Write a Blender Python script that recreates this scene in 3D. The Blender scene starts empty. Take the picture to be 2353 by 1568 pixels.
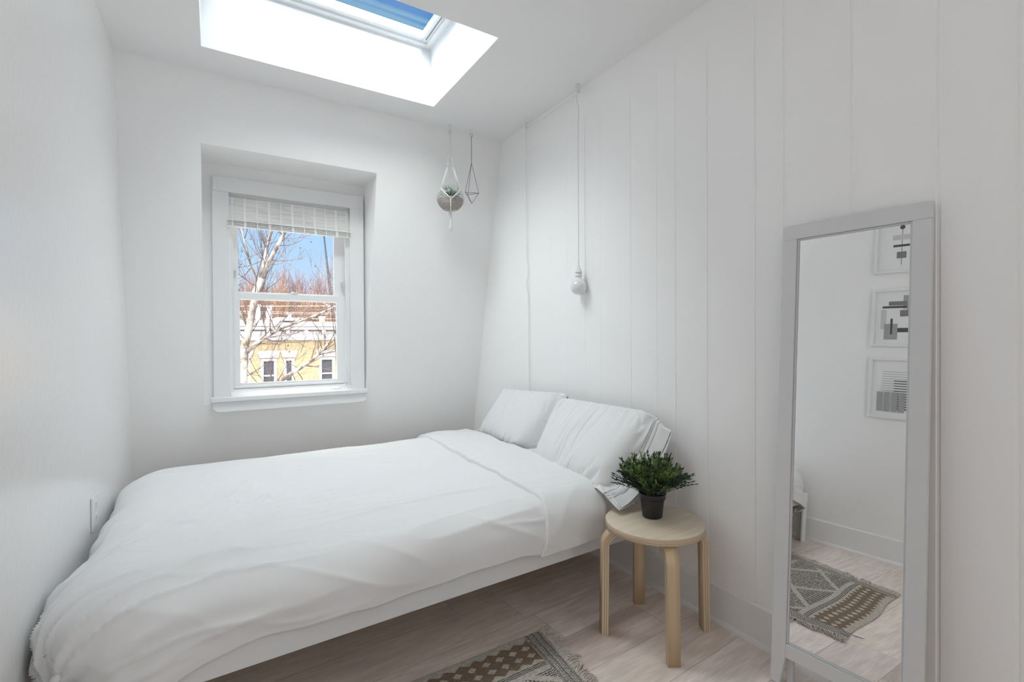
import bpy, bmesh, math, random
import numpy as np
from mathutils import Vector, Matrix
SC = bpy.context.scene
C = SC.collection

# ------------------------------------------------------------------ camera
CAMH = 1.19
cd = bpy.data.cameras.new('camera'); cam = bpy.data.objects.new('camera', cd); C.objects.link(cam)
FPX = 1118.0972
cd.sensor_width = 36.0; cd.sensor_fit = 'HORIZONTAL'; cd.lens = 36.0*FPX/2353.0
cd.clip_start = 0.05; cd.clip_end = 500
fw = Vector((0.5235984045, 0.8519358758, -0.0070692543))
rt = Vector((0.8519222606, -0.5236372989, -0.0056957077))
up = Vector((0.0085541029, 0.0030401917, 0.9999587914))
M = Matrix((( rt.x, up.x, -fw.x, 0), (rt.y, up.y, -fw.y, 0), (rt.z, up.z, -fw.z, CAMH), (0, 0, 0, 1)))
cam.matrix_world = M
SC.camera = cam

# ------------------------------------------------------------------ view + engine-neutral settings
SC.view_settings.view_transform = 'Standard'
SC.view_settings.look = 'None'
SC.view_settings.gamma = 1.0
SC.view_settings.use_curve_mapping = False
SC.view_settings.exposure = 0.08
cy = SC.cycles
cy.use_denoising = True
cy.max_bounces = 14; cy.diffuse_bounces = 10; cy.glossy_bounces = 6; cy.transparent_max_bounces = 24; cy.transmission_bounces = 8
cy.sample_clamp_indirect = 8.0
cy.caustics_reflective = False; cy.caustics_refractive = False

# ------------------------------------------------------------------ sky, sun, area lights
def new_world():
    w = bpy.data.worlds.new('sky'); SC.world = w; w.use_nodes = True
    nt = w.node_tree; nt.nodes.clear()
    N = nt.nodes.new; L = nt.links.new
    tc = N('ShaderNodeTexCoord'); sep = N('ShaderNodeSeparateXYZ'); L(tc.outputs['Generated'], sep.inputs[0])
    # elevation gradient: pale blue near the horizon, deep blue overhead
    mr = N('ShaderNodeMapRange'); mr.inputs['From Min'].default_value = 0.0; mr.inputs['From Max'].default_value = 0.62
    L(sep.outputs['Z'], mr.inputs['Value'])
    cr = N('ShaderNodeValToRGB'); cr.color_ramp.elements[0].position = 0.0; cr.color_ramp.elements[0].color = (0.66, 0.83, 0.98, 1)
    cr.color_ramp.elements[1].position = 1.0; cr.color_ramp.elements[1].color = (0.125, 0.33, 0.56, 1)
    e = cr.color_ramp.elements.new(0.33); e.color = (0.40, 0.66, 0.97, 1)
    L(mr.outputs[0], cr.inputs[0])
    bg1 = N('ShaderNodeBackground'); L(cr.outputs[0], bg1.inputs[0]); bg1.inputs[1].default_value = 1.0
    # broad bright haze round the sun, which stands behind the camera
    vm = N('ShaderNodeVectorMath'); vm.operation = 'DOT_PRODUCT'; L(tc.outputs['Generated'], vm.inputs[0])
    hz = Vector(HAZE_DIR).normalized(); vm.inputs[1].default_value = hz
    m2 = N('ShaderNodeMapRange'); m2.interpolation_type = 'SMOOTHERSTEP'
    m2.inputs['From Min'].default_value = 0.50; m2.inputs['From Max'].default_value = 0.97
    L(vm.outputs['Value'], m2.inputs['Value'])
    bg2 = N('ShaderNodeBackground'); bg2.inputs[0].default_value = (1.0, 0.92, 0.83, 1)
    mu = N('ShaderNodeMath'); mu.operation = 'MULTIPLY'; mu.inputs[1].default_value = HAZE_STRENGTH
    L(m2.outputs[0], mu.inputs[0]); L(mu.outputs[0], bg2.inputs[1])
    ad = N('ShaderNodeAddShader'); L(bg1.outputs[0], ad.inputs[0]); L(bg2.outputs[0], ad.inputs[1])
    out = N('ShaderNodeOutputWorld'); L(ad.outputs[0], out.inputs[0])
HAZE_DIR = (-0.27, -0.22, 0.92)
HAZE_STRENGTH = 20.0
new_world()
SUN_DIR = Vector((0.13, 1.0, -0.46)).normalized()      # the way the light travels
sd = bpy.data.lights.new('sun', 'SUN'); sd.energy = 2.2; sd.angle = 0.0093; sd.color = (1.0, 0.97, 0.93)
so = bpy.data.objects.new('sun', sd); C.objects.link(so)
so.rotation_mode = 'QUATERNION'; so.rotation_quaternion = SUN_DIR.to_track_quat('-Z', 'Y'); so.location = (-2, -10, 8)
def area(name, loc, direction, sx, sy, energy=0.0, color=(1, 1, 1), portal=False):
    a = bpy.data.lights.new(name, 'AREA'); a.shape = 'RECTANGLE'; a.size = sx; a.size_y = sy
    a.energy = energy; a.color = color
    if portal: a.cycles.is_portal = True
    o = bpy.data.objects.new(name, a); C.objects.link(o); o.location = loc
    o.rotation_mode = 'QUATERNION'; o.rotation_quaternion = Vector(direction).to_track_quat('-Z', 'Y')
    return o
area('skylight_portal', (0.53, 2.39, 3.03), (0, 0, -1), 1.15, 0.75, portal=True)
area('window_portal', (0.44, 3.60, 1.45), (0, -1, 0), 0.72, 1.2, portal=True)
# added fill lamp behind the camera, just off the solid right wall
area('side_fill', (1.77, -0.80, 1.50), (-1, 0.0, 0), 1.05, 1.25, energy=14.5, color=(0.94, 0.97, 1.0))

# ------------------------------------------------------------------ numpy noise
_rs = np.random.RandomState(7)
_P = _rs.rand(64, 64, 64)
def vnoise(x, y, z=0.0):
    x = np.asarray(x, float); y = np.asarray(y, float); z = np.asarray(z, float)+0*x
    xi = np.floor(x).astype(int); yi = np.floor(y).astype(int); zi = np.floor(z).astype(int)
    fx = x-xi; fy = y-yi; fz = z-zi
    fx = fx*fx*(3-2*fx); fy = fy*fy*(3-2*fy); fz = fz*fz*(3-2*fz)
    def g(a, b, c): return _P[(xi+a) % 64, (yi+b) % 64, (zi+c) % 64]
    r = 0
    for a in (0, 1):
        for b in (0, 1):
            for c in (0, 1):
                r = r + g(a, b, c)*(fx if a else 1-fx)*(fy if b else 1-fy)*(fz if c else 1-fz)
    return r*2-1
def ridge(x, y, z=0.0, sharp=2.0):
    return (1-np.abs(vnoise(x, y, z)))**sharp

# ------------------------------------------------------------------ materials
MATS = {}
def mat(name, color=(0.8, 0.8, 0.8), rough=0.5, metal=0.0, spec=0.5, bump=None, **kw):
    """principled material; bump = (scale, strength, distance)"""
    if name in MATS: return MATS[name]
    m = bpy.data.materials.new(name); m.use_nodes = True; MATS[name] = m
    nt = m.node_tree; b = nt.nodes['Principled BSDF']
    b.inputs['Base Color'].default_value = (*color, 1); b.inputs['Roughness'].default_value = rough
    b.inputs['Metallic'].default_value = metal; b.inputs['Specular IOR Level'].default_value = spec
    for k, v in kw.items(): b.inputs[k].default_value = v
    if bump:
        sc, st, di = bump[:3]
        tc = nt.nodes.new('ShaderNodeTexCoord'); n = nt.nodes.new('ShaderNodeTexNoise')
        n.inputs['Scale'].default_value = sc; n.inputs['Detail'].default_value = 4
        src = tc.outputs['Object']
        if len(bump) > 3:
            mp = nt.nodes.new('ShaderNodeMapping'); mp.inputs['Scale'].default_value = bump[3]
            nt.links.new(src, mp.inputs[0]); src = mp.outputs[0]
        nt.links.new(src, n.inputs['Vector'])
        bp = nt.nodes.new('ShaderNodeBump'); bp.inputs['Strength'].default_value = st; bp.inputs['Distance'].default_value = di
        nt.links.new(n.outputs['Fac'], bp.inputs['Height']); nt.links.new(bp.outputs[0], b.inputs['Normal'])
    return m
def varied(m, c1, c2, scale=(1, 1, 1), nscale=5.0, detail=5, lo=0.35, hi=0.65):
    """mix two base colours by stretched noise"""
    nt = m.node_tree; b = nt.nodes['Principled BSDF']; N = nt.nodes.new; L = nt.links.new
    tc = N('ShaderNodeTexCoord'); mp = N('ShaderNodeMapping'); mp.inputs['Scale'].default_value = scale
    L(tc.outputs['Object'], mp.inputs[0]); n = N('ShaderNodeTexNoise'); n.inputs['Scale'].default_value = nscale; n.inputs['Detail'].default_value = detail
    L(mp.outputs[0], n.inputs['Vector'])
    cr = N('ShaderNodeValToRGB'); cr.color_ramp.elements[0].position = lo; cr.color_ramp.elements[1].position = hi
    cr.color_ramp.elements[0].color = (*c1, 1); cr.color_ramp.elements[1].color = (*c2, 1)
    L(n.outputs['Fac'], cr.inputs[0]); L(cr.outputs[0], b.inputs['Base Color'])
    return m
WALL = mat('white_wall_paint', (0.865, 0.86, 0.855), 0.42, spec=0.35, bump=(60, 0.12, 0.004))
WALLL = mat('white_satin_wall_paint', (0.865, 0.86, 0.855), 0.24, spec=0.9, bump=(45, 0.16, 0.004))
PANEL = mat('white_panel_paint', (0.895, 0.89, 0.885), 0.45, spec=0.35, bump=(40, 0.15, 0.004))
CEIL = mat('ceiling_paint', (0.82, 0.82, 0.82), 0.7, spec=0.2, bump=(70, 0.1, 0.003))
TRIM = mat('white_trim_paint', (0.78, 0.785, 0.79), 0.35, spec=0.4, bump=(30, 0.08, 0.003))
VINYL = mat('white_vinyl', (0.82, 0.83, 0.83), 0.3)
BASEB = mat('white_baseboard_paint', (0.80, 0.805, 0.81), 0.4, bump=(25, 0.15, 0.004))

def new_mat(name):
    m = bpy.data.materials.new(name); m.use_nodes = True; MATS[name] = m
    return m, m.node_tree, m.node_tree.nodes['Principled BSDF']
def glass_mat(name, tint=(1, 1, 1), gloss=0.06, rough=0.0):
    m = bpy.data.materials.new(name); m.use_nodes = True; nt = m.node_tree; nt.nodes.clear(); MATS[name] = m
    N = nt.nodes.new; L = nt.links.new
    tr = N('ShaderNodeBsdfTransparent'); tr.inputs[0].default_value = (*tint, 1)
    gl = N('ShaderNodeBsdfGlossy'); gl.inputs['Roughness'].default_value = rough; gl.inputs[0].default_value = (1, 1, 1, 1)
    lw = N('ShaderNodeLayerWeight'); lw.inputs[0].default_value = 0.5
    pw = N('ShaderNodeMath'); pw.operation = 'POWER'; pw.inputs[1].default_value = 5.0; L(lw.outputs['Facing'], pw.inputs[0])
    ma = N('ShaderNodeMath'); ma.operation = 'MULTIPLY_ADD'; ma.inputs[1].default_value = 0.9; ma.inputs[2].default_value = 0.02; L(pw.outputs[0], ma.inputs[0])
    mx = N('ShaderNodeMixShader'); L(ma.outputs[0], mx.inputs[0]); L(tr.outputs[0], mx.inputs[1]); L(gl.outputs[0], mx.inputs[2])
    o = N('ShaderNodeOutputMaterial'); L(mx.outputs[0], o.inputs[0])
    return m, nt, tr
GLASS = glass_mat('window_glass')[0]

# ------------------------------------------------------------------ mesh helpers
def link(name, me, mats, parent=None):
    o = bpy.data.objects.new(name, me); C.objects.link(o)
    if not isinstance(mats, (list, tuple)): mats = [mats]
    for m in mats: me.materials.append(m)
    if parent: o.parent = parent
    return o
def fin(name, bm, mats, parent=None, smooth=False, bevel=0.0, recalc=True):
    if recalc: bmesh.ops.recalc_face_normals(bm, faces=bm.faces)
    me = bpy.data.meshes.new(name); bm.to_mesh(me); bm.free()
    if smooth:
        for p in me.polygons: p.use_smooth = True
    o = link(name, me, mats, parent)
    if bevel:
        b = o.modifiers.new('bevel', 'BEVEL'); b.width = bevel; b.segments = 2; b.limit_method = 'ANGLE'; b.angle_limit = 0.6
    return o
def box(bm, lo, hi, mi=0, M=None):
    x0, y0, z0 = lo; x1, y1, z1 = hi
    vs = [bm.verts.new(v) for v in ((x0,y0,z0),(x1,y0,z0),(x1,y1,z0),(x0,y1,z0),(x0,y0,z1),(x1,y0,z1),(x1,y1,z1),(x0,y1,z1))]
    if M is not None:
        for v in vs: v.co = M @ v.co
    for f in ((0,3,2,1),(4,5,6,7),(0,1,5,4),(1,2,6,5),(2,3,7,6),(3,0,4,7)):
        fc = bm.faces.new([vs[i] for i in f]); fc.material_index = mi
    return vs
def tube(bm, pts, r, n=8, closed=False, caps=True, mi=0):
    pts = [Vector(p) for p in pts]; k = len(pts)
    rr = r if isinstance(r, (list, tuple)) else [r]*k
    rings = []; prev = None
    for i, p in enumerate(pts):
        if closed: t = pts[(i+1) % k]-pts[i-1]
        else: t = pts[min(i+1, k-1)]-pts[max(i-1, 0)]
        if t.length < 1e-9: t = Vector((0, 0, 1))
        t.normalize()
        if prev is None:
            a = Vector((0, 0, 1)) if abs(t.z) < 0.9 else Vector((1, 0, 0))
            nrm = (a-t*a.dot(t)).normalized()
        else:
            nrm = prev-t*prev.dot(t)
            nrm = nrm.normalized() if nrm.length > 1e-6 else prev
        prev = nrm; b = t.cross(nrm)
        rings.append([bm.verts.new(p+(nrm*math.cos(2*math.pi*j/n)+b*math.sin(2*math.pi*j/n))*rr[i]) for j in range(n)])
    m = k if closed else k-1
    for i in range(m):
        A = rings[i]; B = rings[(i+1) % k]
        for j in range(n):
            f = bm.faces.new((A[j], A[(j+1) % n], B[(j+1) % n], B[j])); f.material_index = mi; f.smooth = True
    if caps and not closed:
        bm.faces.new(rings[0][::-1]).material_index = mi; bm.faces.new(rings[-1]).material_index = mi
def lathe(bm, prof, c=(0, 0, 0), n=32, mi=0, capb=False, capt=False):
    rings = []
    for r, z in prof:
        rings.append([bm.verts.new((c[0]+r*math.cos(2*math.pi*j/n), c[1]+r*math.sin(2*math.pi*j/n), c[2]+z)) for j in range(n)])
    for i in range(len(rings)-1):
        for j in range(n):
            f = bm.faces.new((rings[i][j], rings[i][(j+1) % n], rings[i+1][(j+1) % n], rings[i+1][j])); f.material_index = mi; f.smooth = True
    if capb: bm.faces.new(rings[0][::-1]).material_index = mi
    if capt: bm.faces.new(rings[-1]).material_index = mi
def grid_mesh(name, P, mats, parent=None, smooth=True, closed_u=False, closed_v=False, matidx=None):
    """P: (nu, nv, 3) array"""
    nu, nv = P.shape[:2]
    V = P.reshape(-1, 3)
    U = nu if closed_u else nu-1; Vn = nv if closed_v else nv-1
    i = np.arange(U)[:, None]; j = np.arange(Vn)[None, :]
    a = i*nv+j; b = ((i+1) % nu)*nv+j; c = ((i+1) % nu)*nv+(j+1) % nv; d = i*nv+(j+1) % nv
    F = np.stack([a+0*j, b+0*j, c+0*j, d+0*j], -1).reshape(-1, 4)
    me = bpy.data.meshes.new(name); me.vertices.add(len(V)); me.vertices.foreach_set('co', V.astype(np.float32).ravel())
    me.loops.add(F.size); me.loops.foreach_set('vertex_index', F.astype(np.int32).ravel())
    me.polygons.add(len(F)); me.polygons.foreach_set('loop_start', np.arange(0, F.size, 4, dtype=np.int32))
    me.polygons.foreach_set('use_smooth', np.full(len(F), smooth))
    if matidx is not None: me.polygons.foreach_set('material_index', matidx.astype(np.int32).ravel())
    me.update(calc_edges=True); me.validate()
    return link(name, me, mats, parent)
def empty(name, loc, label=None, cat=None, group=None, rotz=0.0):
    o = bpy.data.objects.new(name, None); C.objects.link(o); o.location = loc; o.rotation_euler = (0, 0, rotz)
    o.empty_display_size = 0.05
    tag(o, label, cat, group); return o
def tag(o, label=None, cat=None, group=None, kind=None):
    if label: o['label'] = label
    if cat: o['category'] = cat
    if group: o['group'] = group
    if kind: o['kind'] = kind
    return o
def at(root, o):
    """object built in world coordinates -> keep it there under an unrotated empty"""
    o.parent = root; o.matrix_parent_inverse = Matrix.Translation(-Vector(root.location)); return o
def struct(o): o['kind'] = 'structure'; return o

# ================================================================== ROOM
XR = 1.785; ZC = 2.60; YW = 3.0313; SL = 0.2177; YB = -2.0
def xl(y): return -0.4021+0.0064*(y-YW)
def ysl(z): return YW+SL*(ZC-z)

# ---- floor
fm, nt, b = new_mat('whitewashed_plank_floor')
def floor_nodes():
    N = nt.nodes.new; L = nt.links.new
    tc = N('ShaderNodeTexCoord'); mp = N('ShaderNodeMapping'); mp.inputs['Rotation'].default_value = (0, 0, math.radians(-3.5))
    L(tc.outputs['Object'], mp.inputs[0]); sp = N('ShaderNodeSeparateXYZ'); L(mp.outputs[0], sp.inputs[0])
    def M(op, a, bb=None, clamp=False):
        m = N('ShaderNodeMath'); m.operation = op; m.use_clamp = clamp
        for i, v in enumerate((a, bb)):
            if v is None: continue
            if isinstance(v, (int, float)): m.inputs[i].default_value = v
            else: L(v, m.inputs[i])
        return m.outputs[0]
    v = M('DIVIDE', M('ADD', sp.outputs['Y'], 10-1.355), 0.198)
    row = M('FLOOR', v); fv = M('FRACT', v)
    wn = N('ShaderNodeTexWhiteNoise'); wn.noise_dimensions = '1D'; L(row, wn.inputs['W'])
    u = M('DIVIDE', M('ADD', M('ADD', sp.outputs['X'], 10), M('MULTIPLY', wn.outputs['Value'], 1.2)), 1.15)
    col = M('FLOOR', u); fu = M('FRACT', u)
    cmb = N('ShaderNodeCombineXYZ'); L(row, cmb.inputs[0]); L(col, cmb.inputs[1])
    wn2 = N('ShaderNodeTexWhiteNoise'); wn2.noise_dimensions = '3D'; L(cmb.outputs[0], wn2.inputs['Vector'])
    cr = N('ShaderNodeValToRGB'); cr.color_ramp.interpolation = 'LINEAR'
    cols = [(0.0, (0.60, 0.49, 0.44)), (0.25, (0.82, 0.72, 0.65)), (0.5, (0.72, 0.63, 0.55)), (0.75, (0.88, 0.78, 0.73)), (1.0, (0.70, 0.60, 0.56))]
    cr.color_ramp.elements[0].position = 0; cr.color_ramp.elements[0].color = (*cols[0][1], 1)
    cr.color_ramp.elements[1].position = 1; cr.color_ramp.elements[1].color = (*cols[-1][1], 1)
    for p, c in cols[1:-1]:
        e = cr.color_ramp.elements.new(p); e.color = (*c, 1)
    L(wn2.outputs['Value'], cr.inputs[0])
    # grain, offset per plank
    gv = N('ShaderNodeVectorMath'); gv.operation = 'ADD'; L(mp.outputs[0], gv.inputs[0])
    sc = N('ShaderNodeVectorMath'); sc.operation = 'SCALE'; sc.inputs['Scale'].default_value = 7.0; L(wn2.outputs['Color'], sc.inputs[0]); L(sc.outputs[0], gv.inputs[1])
    mp2 = N('ShaderNodeMapping'); mp2.inputs['Scale'].default_value = (1.6, 11, 1); L(gv.outputs[0], mp2.inputs[0])
    n1 = N('ShaderNodeTexNoise'); n1.inputs['Scale'].default_value = 3.0; n1.inputs['Detail'].default_value = 7; n1.inputs['Distortion'].default_value = 0.8; L(mp2.outputs[0], n1.inputs['Vector'])
    mp3 = N('ShaderNodeMapping'); mp3.inputs['Scale'].default_value = (6, 90, 1); L(gv.outputs[0], mp3.inputs[0])
    n2 = N('ShaderNodeTexNoise'); n2.inputs['Scale'].default_value = 2.0; n2.inputs['Detail'].default_value = 5; L(mp3.outputs[0], n2.inputs['Vector'])
    g1 = N('ShaderNodeMapRange'); g1.inputs['From Min'].default_value = 0.36; g1.inputs['From Max'].default_value = 0.66; g1.inputs['To Min'].default_value = 0.88; g1.inputs['To Max'].default_value = 1.08; L(n1.outputs['Fac'], g1.inputs['Value'])
    g2 = N('ShaderNodeMapRange'); g2.inputs['From Min'].default_value = 0.3; g2.inputs['From Max'].default_value = 0.7; g2.inputs['To Min'].default_value = 0.93; g2.inputs['To Max'].default_value = 1.07; L(n2.outputs['Fac'], g2.inputs['Value'])
    s1 = M('LESS_THAN', M('MINIMUM', fv, M('SUBTRACT', 1, fv)), 0.007)
    s2 = M('LESS_THAN', M('MINIMUM', fu, M('SUBTRACT', 1, fu)), 0.0011)
    seam = M('MAXIMUM', s1, s2)
    dk = M('SUBTRACT', 1.0, M('MULTIPLY', seam, 0.35))
    f = M('MULTIPLY', M('MULTIPLY', g1.outputs[0], g2.outputs[0]), dk)
    vs = N('ShaderNodeVectorMath'); vs.operation = 'SCALE'; L(cr.outputs[0], vs.inputs[0]); L(f, vs.inputs['Scale'])
    L(vs.outputs[0], b.inputs['Base Color']); b.inputs['Roughness'].default_value = 0.42; b.inputs['Specular IOR Level'].default_value = 0.35
    bp = N('ShaderNodeBump'); bp.inputs['Strength'].default_value = 0.25; bp.inputs['Distance'].default_value = 0.002
    L(M('SUBTRACT', n2.outputs['Fac'], seam), bp.inputs['Height']); L(bp.outputs[0], b.inputs['Normal'])
floor_nodes()
bm = bmesh.new(); box(bm, (-0.75, YB-0.1, -0.1), (XR+0.3, 3.75, 0)); struct(fin('floor', bm, fm))

# ---- ceiling with the skylight shaft through it
SX0, SX1, SY0, SY1 = -0.037, 1.157, 1.9895, 2.78
ZT = 2.94
bm = bmesh.new()
def ring4(bm, inner, outer, zi, zo, flip=False):
    a = [bm.verts.new((x, y, zi)) for x, y in inner]; c = [bm.verts.new((x, y, zo)) for x, y in outer]
    for i in range(4):
        j = (i+1) % 4
        bm.faces.new((a[i], a[j], c[j], c[i]))
    return a, c
inner = [(SX0, SY0), (SX1, SY0), (SX1, SY1), (SX0, SY1)]; outer = [(-0.75, YB-0.1), (XR+0.3, YB-0.1), (XR+0.3, 3.3), (-0.75, 3.3)]
innert = [(SX0, SY0), (SX1-0.02, SY0), (SX1-0.02, SY1), (SX0, SY1)]
a, c = ring4(bm, inner, outer, ZC, ZC)
at_, ct = ring4(bm, innert, outer, ZT, ZT)
for i in range(4):
    j = (i+1) % 4
    bm.faces.new((a[i], at_[i], at_[j], a[j])); bm.faces.new((c[i], c[j], ct[j], ct[i]))
struct(fin('ceiling', bm, CEIL, bevel=0.004))

# ---- window wall: sloping mansard face with a dormer recess
RX0, RX1, RZ0, RZ1 = -0.047, 0.902, 0.80, 2.2475
YV = 3.43
bm = bmesh.new()
def V(x, z, y=None): return bm.verts.new((x, ysl(z) if y is None else y, z))
o4 = [V(-0.75, -0.05), V(XR+0.3, -0.05), V(XR+0.3, ZC+0.1), V(-0.75, ZC+0.1)]
i4 = [V(RX0, RZ0), V(RX1, RZ0), V(RX1, RZ1), V(RX0, RZ1)]
for i in range(4): bm.faces.new((o4[i], o4[(i+1) % 4], i4[(i+1) % 4], i4[i]))
b4 = [V(RX0, RZ0, YV), V(RX1, RZ0, YV), V(RX1, RZ1, YV), V(RX0, RZ1, YV)]
for i in range(4): bm.faces.new((i4[i], i4[(i+1) % 4], b4[(i+1) % 4], b4[i]))
# back of recess around the sash opening, opening goes through to the outside
OX0, OX1, OZ0, OZ1 = 0.085, 0.805, 0.84, 2.07
h4 = [V(OX0, OZ0, YV), V(OX1, OZ0, YV), V(OX1, OZ1, YV), V(OX0, OZ1, YV)]
for i in range(4): bm.faces.new((b4[i], b4[(i+1) % 4], h4[(i+1) % 4], h4[i]))
e4 = [V(OX0, OZ0, 3.66), V(OX1, OZ0, 3.66), V(OX1, OZ1, 3.66), V(OX0, OZ1, 3.66)]
for i in range(4): bm.faces.new((h4[i], h4[(i+1) % 4], e4[(i+1) % 4], e4[i]))
w4 = [V(-0.75, -0.05, 3.66), V(XR+0.3, -0.05, 3.66), V(XR+0.3, ZC+0.1, 3.66), V(-0.75, ZC+0.1, 3.66)]
for i in range(4): bm.faces.new((e4[i], e4[(i+1) % 4], w4[(i+1) % 4], w4[i])); bm.faces.new((o4[i], o4[(i+1) % 4], w4[(i+1) % 4], w4[i]))
struct(fin('wall_window', bm, WALL))

# ---- right wall of vertical boards with painted-over grooves
grooves = [(2.43, .3), (2.28, .35), (2.113, .6), (1.987, .35), (1.763, .6), (1.595, .5), (1.4865, .8), (1.3208, 1.), (1.1078, 1.), (0.9955, 1.), (0.775, 1.), (0.553, 1.), (0.389, 1.), (.2, 1), (0.02, 1), (-.2, 1), (-.45, 1), (-.7, 1), (-.95, 1), (-1.2, 1), (-1.5, 1), (-1.75, 1)]
prof = [(3.75, 0, 0)]
for gy, d in grooves:
    w = 0.0035 if gy > 1.05 else 0.006; prof += [(gy+w, 0, 0), (gy+w*0.45, d, 1), (gy-w*0.45, d, 1), (gy-w, 0, 0)]
prof.append((YB-0.1, 0, 0))
bm = bmesh.new(); rows = []
for z, k in ((-0.05, 1), (2.40, 1), (2.47, 0), (2.75, 0)):
    rows.append([bm.verts.new((XR+0.003*d*k, y, z)) for y, d, _ in prof])
for r0, r1 in zip(rows, rows[1:]):
    for i in range(len(prof)-1): bm.faces.new((r0[i], r0[i+1], r1[i+1], r1[i]))
# back of the wall
ba = [bm.verts.new(v) for v in ((XR+0.1, 3.75, -0.05), (XR+0.1, YB-0.1, -0.05), (XR+0.1, YB-0.1, 2.75), (XR+0.1, 3.75, 2.75))]
bm.faces.new(ba); bm.faces.new((rows[0][0], ba[0], ba[3], rows[3][0], rows[2][0], rows[1][0])); bm.faces.new((rows[0][-1], rows[1][-1], rows[2][-1], rows[3][-1], ba[2], ba[1]))
struct(fin('wall_right', bm, PANEL))

# ---- left wall, rear wall
bm = bmesh.new()
vs = [(xl(3.75), 3.75), (xl(YB-.1), YB-.1), (-0.55, YB-.1), (-0.55, 3.75)]
lo = [bm.verts.new((x, y, -0.05)) for x, y in vs]; hi = [bm.verts.new((x, y, 2.75)) for x, y in vs]
for i in range(4): bm.faces.new((lo[i], lo[(i+1) % 4], hi[(i+1) % 4], hi[i]))
bm.faces.new(lo); bm.faces.new(hi)
struct(fin('wall_left', bm, WALLL))
bm = bmesh.new()
box(bm, (-0.55, YB-0.12, 0), (XR+0.1, YB, ZC))
struct(fin('wall_rear', bm, WALL))

# ---- baseboards with shoe moulding
def baseboard(name, x, y0, y1, sgn, y_end_x=None):
    bm = bmesh.new()
    H = 0.157
    pr = [(0, 0), (0.022, 0), (0.021, 0.010), (0.016, 0.018), (0.013, 0.022), (0.013, H-0.008), (0.010, H-0.002), (0.004, H), (0, H)]
    def X(y): return x if y_end_x is None else y_end_x(y)
    n = 24; rows = []
    for k in range(n+1):
        y = y0+(y1-y0)*k/n
        rows.append([bm.verts.new((X(y)+sgn*d, y, z)) for d, z in pr])
    for r0, r1 in zip(rows, rows[1:]):
        for i in range(len(pr)-1): bm.faces.new((r0[i], r0[i+1], r1[i+1], r1[i]))
    bm.faces.new(rows[0]); bm.faces.new(rows[-1])
    struct(fin(name, bm, BASEB))
baseboard('baseboard_right', XR, YB, 3.45, -1)
baseboard('baseboard_left', 0, YB, 3.45, 1, xl)

# ================================================================== WINDOW
def W3(x, z, y, y0=3.38):
    k = y/y0; return (x*k, CAMH+(z-CAMH)*k)
win = empty('window_1', (0.44, 3.43, 0.84)); struct(win)
def framebox(bm, x0, x1, z0, z1, y0, y1, w, wt=None, wb=None):
    wt = w if wt is None else wt; wb = w if wb is None else wb
    box(bm, (x0, y0, z0), (x0+w, y1, z1)); box(bm, (x1-w, y0, z0), (x1, y1, z1))
    box(bm, (x0+w, y0, z1-wt), (x1-w, y1, z1)); box(bm, (x0+w, y0, z0), (x1-w, y1, z0+wb))
# casing boards on the recess back
bm = bmesh.new()
box(bm, (0.001, 3.398, 0.842), (0.088, 3.43, 2.078)); box(bm, (0.801, 3.398, 0.842), (0.891, 3.43, 2.078)); box(bm, (0.001, 3.398, 2.078), (0.891, 3.43, 2.167))
box(bm, (0.006, 3.392, 2.083), (0.026, 3.398, 2.155)); 
at(win, fin('casing_boards', bm, TRIM, bevel=0.004))
# jamb liners inside the opening
bm = bmesh.new()
box(bm, (0.085, 3.43, 0.86), (0.104, 3.60, 2.07)); box(bm, (0.786, 3.43, 0.86), (0.805, 3.60, 2.07)); box(bm, (0.104, 3.43, 2.052), (0.786, 3.60, 2.07))
box(bm, (0.775, 3.432, 0.90), (0.786, 3.452, 2.052)); box(bm, (0.104, 3.432, 0.90), (0.109, 3.452, 2.052))
at(win, fin('window_jamb', bm, VINYL, bevel=0.002))
# inner sill slope + stool + apron
bm = bmesh.new()
v = [bm.verts.new(p) for p in ((0.088, 3.40, 0.842), (0.802, 3.40, 0.842), (0.802, 3.46, 0.892), (0.088, 3.46, 0.892), (0.088, 3.60, 0.892), (0.802, 3.60, 0.892), (0.088, 3.60, 0.84), (0.802, 3.60, 0.84))]
bm.faces.new((v[0], v[1], v[2], v[3])); bm.faces.new((v[3], v[2], v[5], v[4])); bm.faces.new((v[0], v[6], v[7], v[1])); bm.faces.new((v[4], v[5], v[7], v[6]))
bm.faces.new((v[0], v[3], v[4], v[6])); bm.faces.new((v[1], v[7], v[5], v[2]))
box(bm, (-0.012, 3.362, 0.815), (0.905, 3.46, 0.843))
# apron with a clipped lower corner
pr = [(-0.006, 0.815), (-0.006, 0.775), (0.02, 0.752), (0.880, 0.752), (0.899, 0.772), (0.899, 0.815)]
f0 = [bm.verts.new((x, 3.378, z)) for x, z in pr]; f1 = [bm.verts.new((x, 3.47, z)) for x, z in pr]
bm.faces.new(f0); bm.faces.new(f1[::-1])
for i in range(len(pr)): bm.faces.new((f0[i], f0[(i+1) % len(pr)], f1[(i+1) % len(pr)], f1[i]))
at(win, fin('window_sill', bm, TRIM, bevel=0.004))
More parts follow.
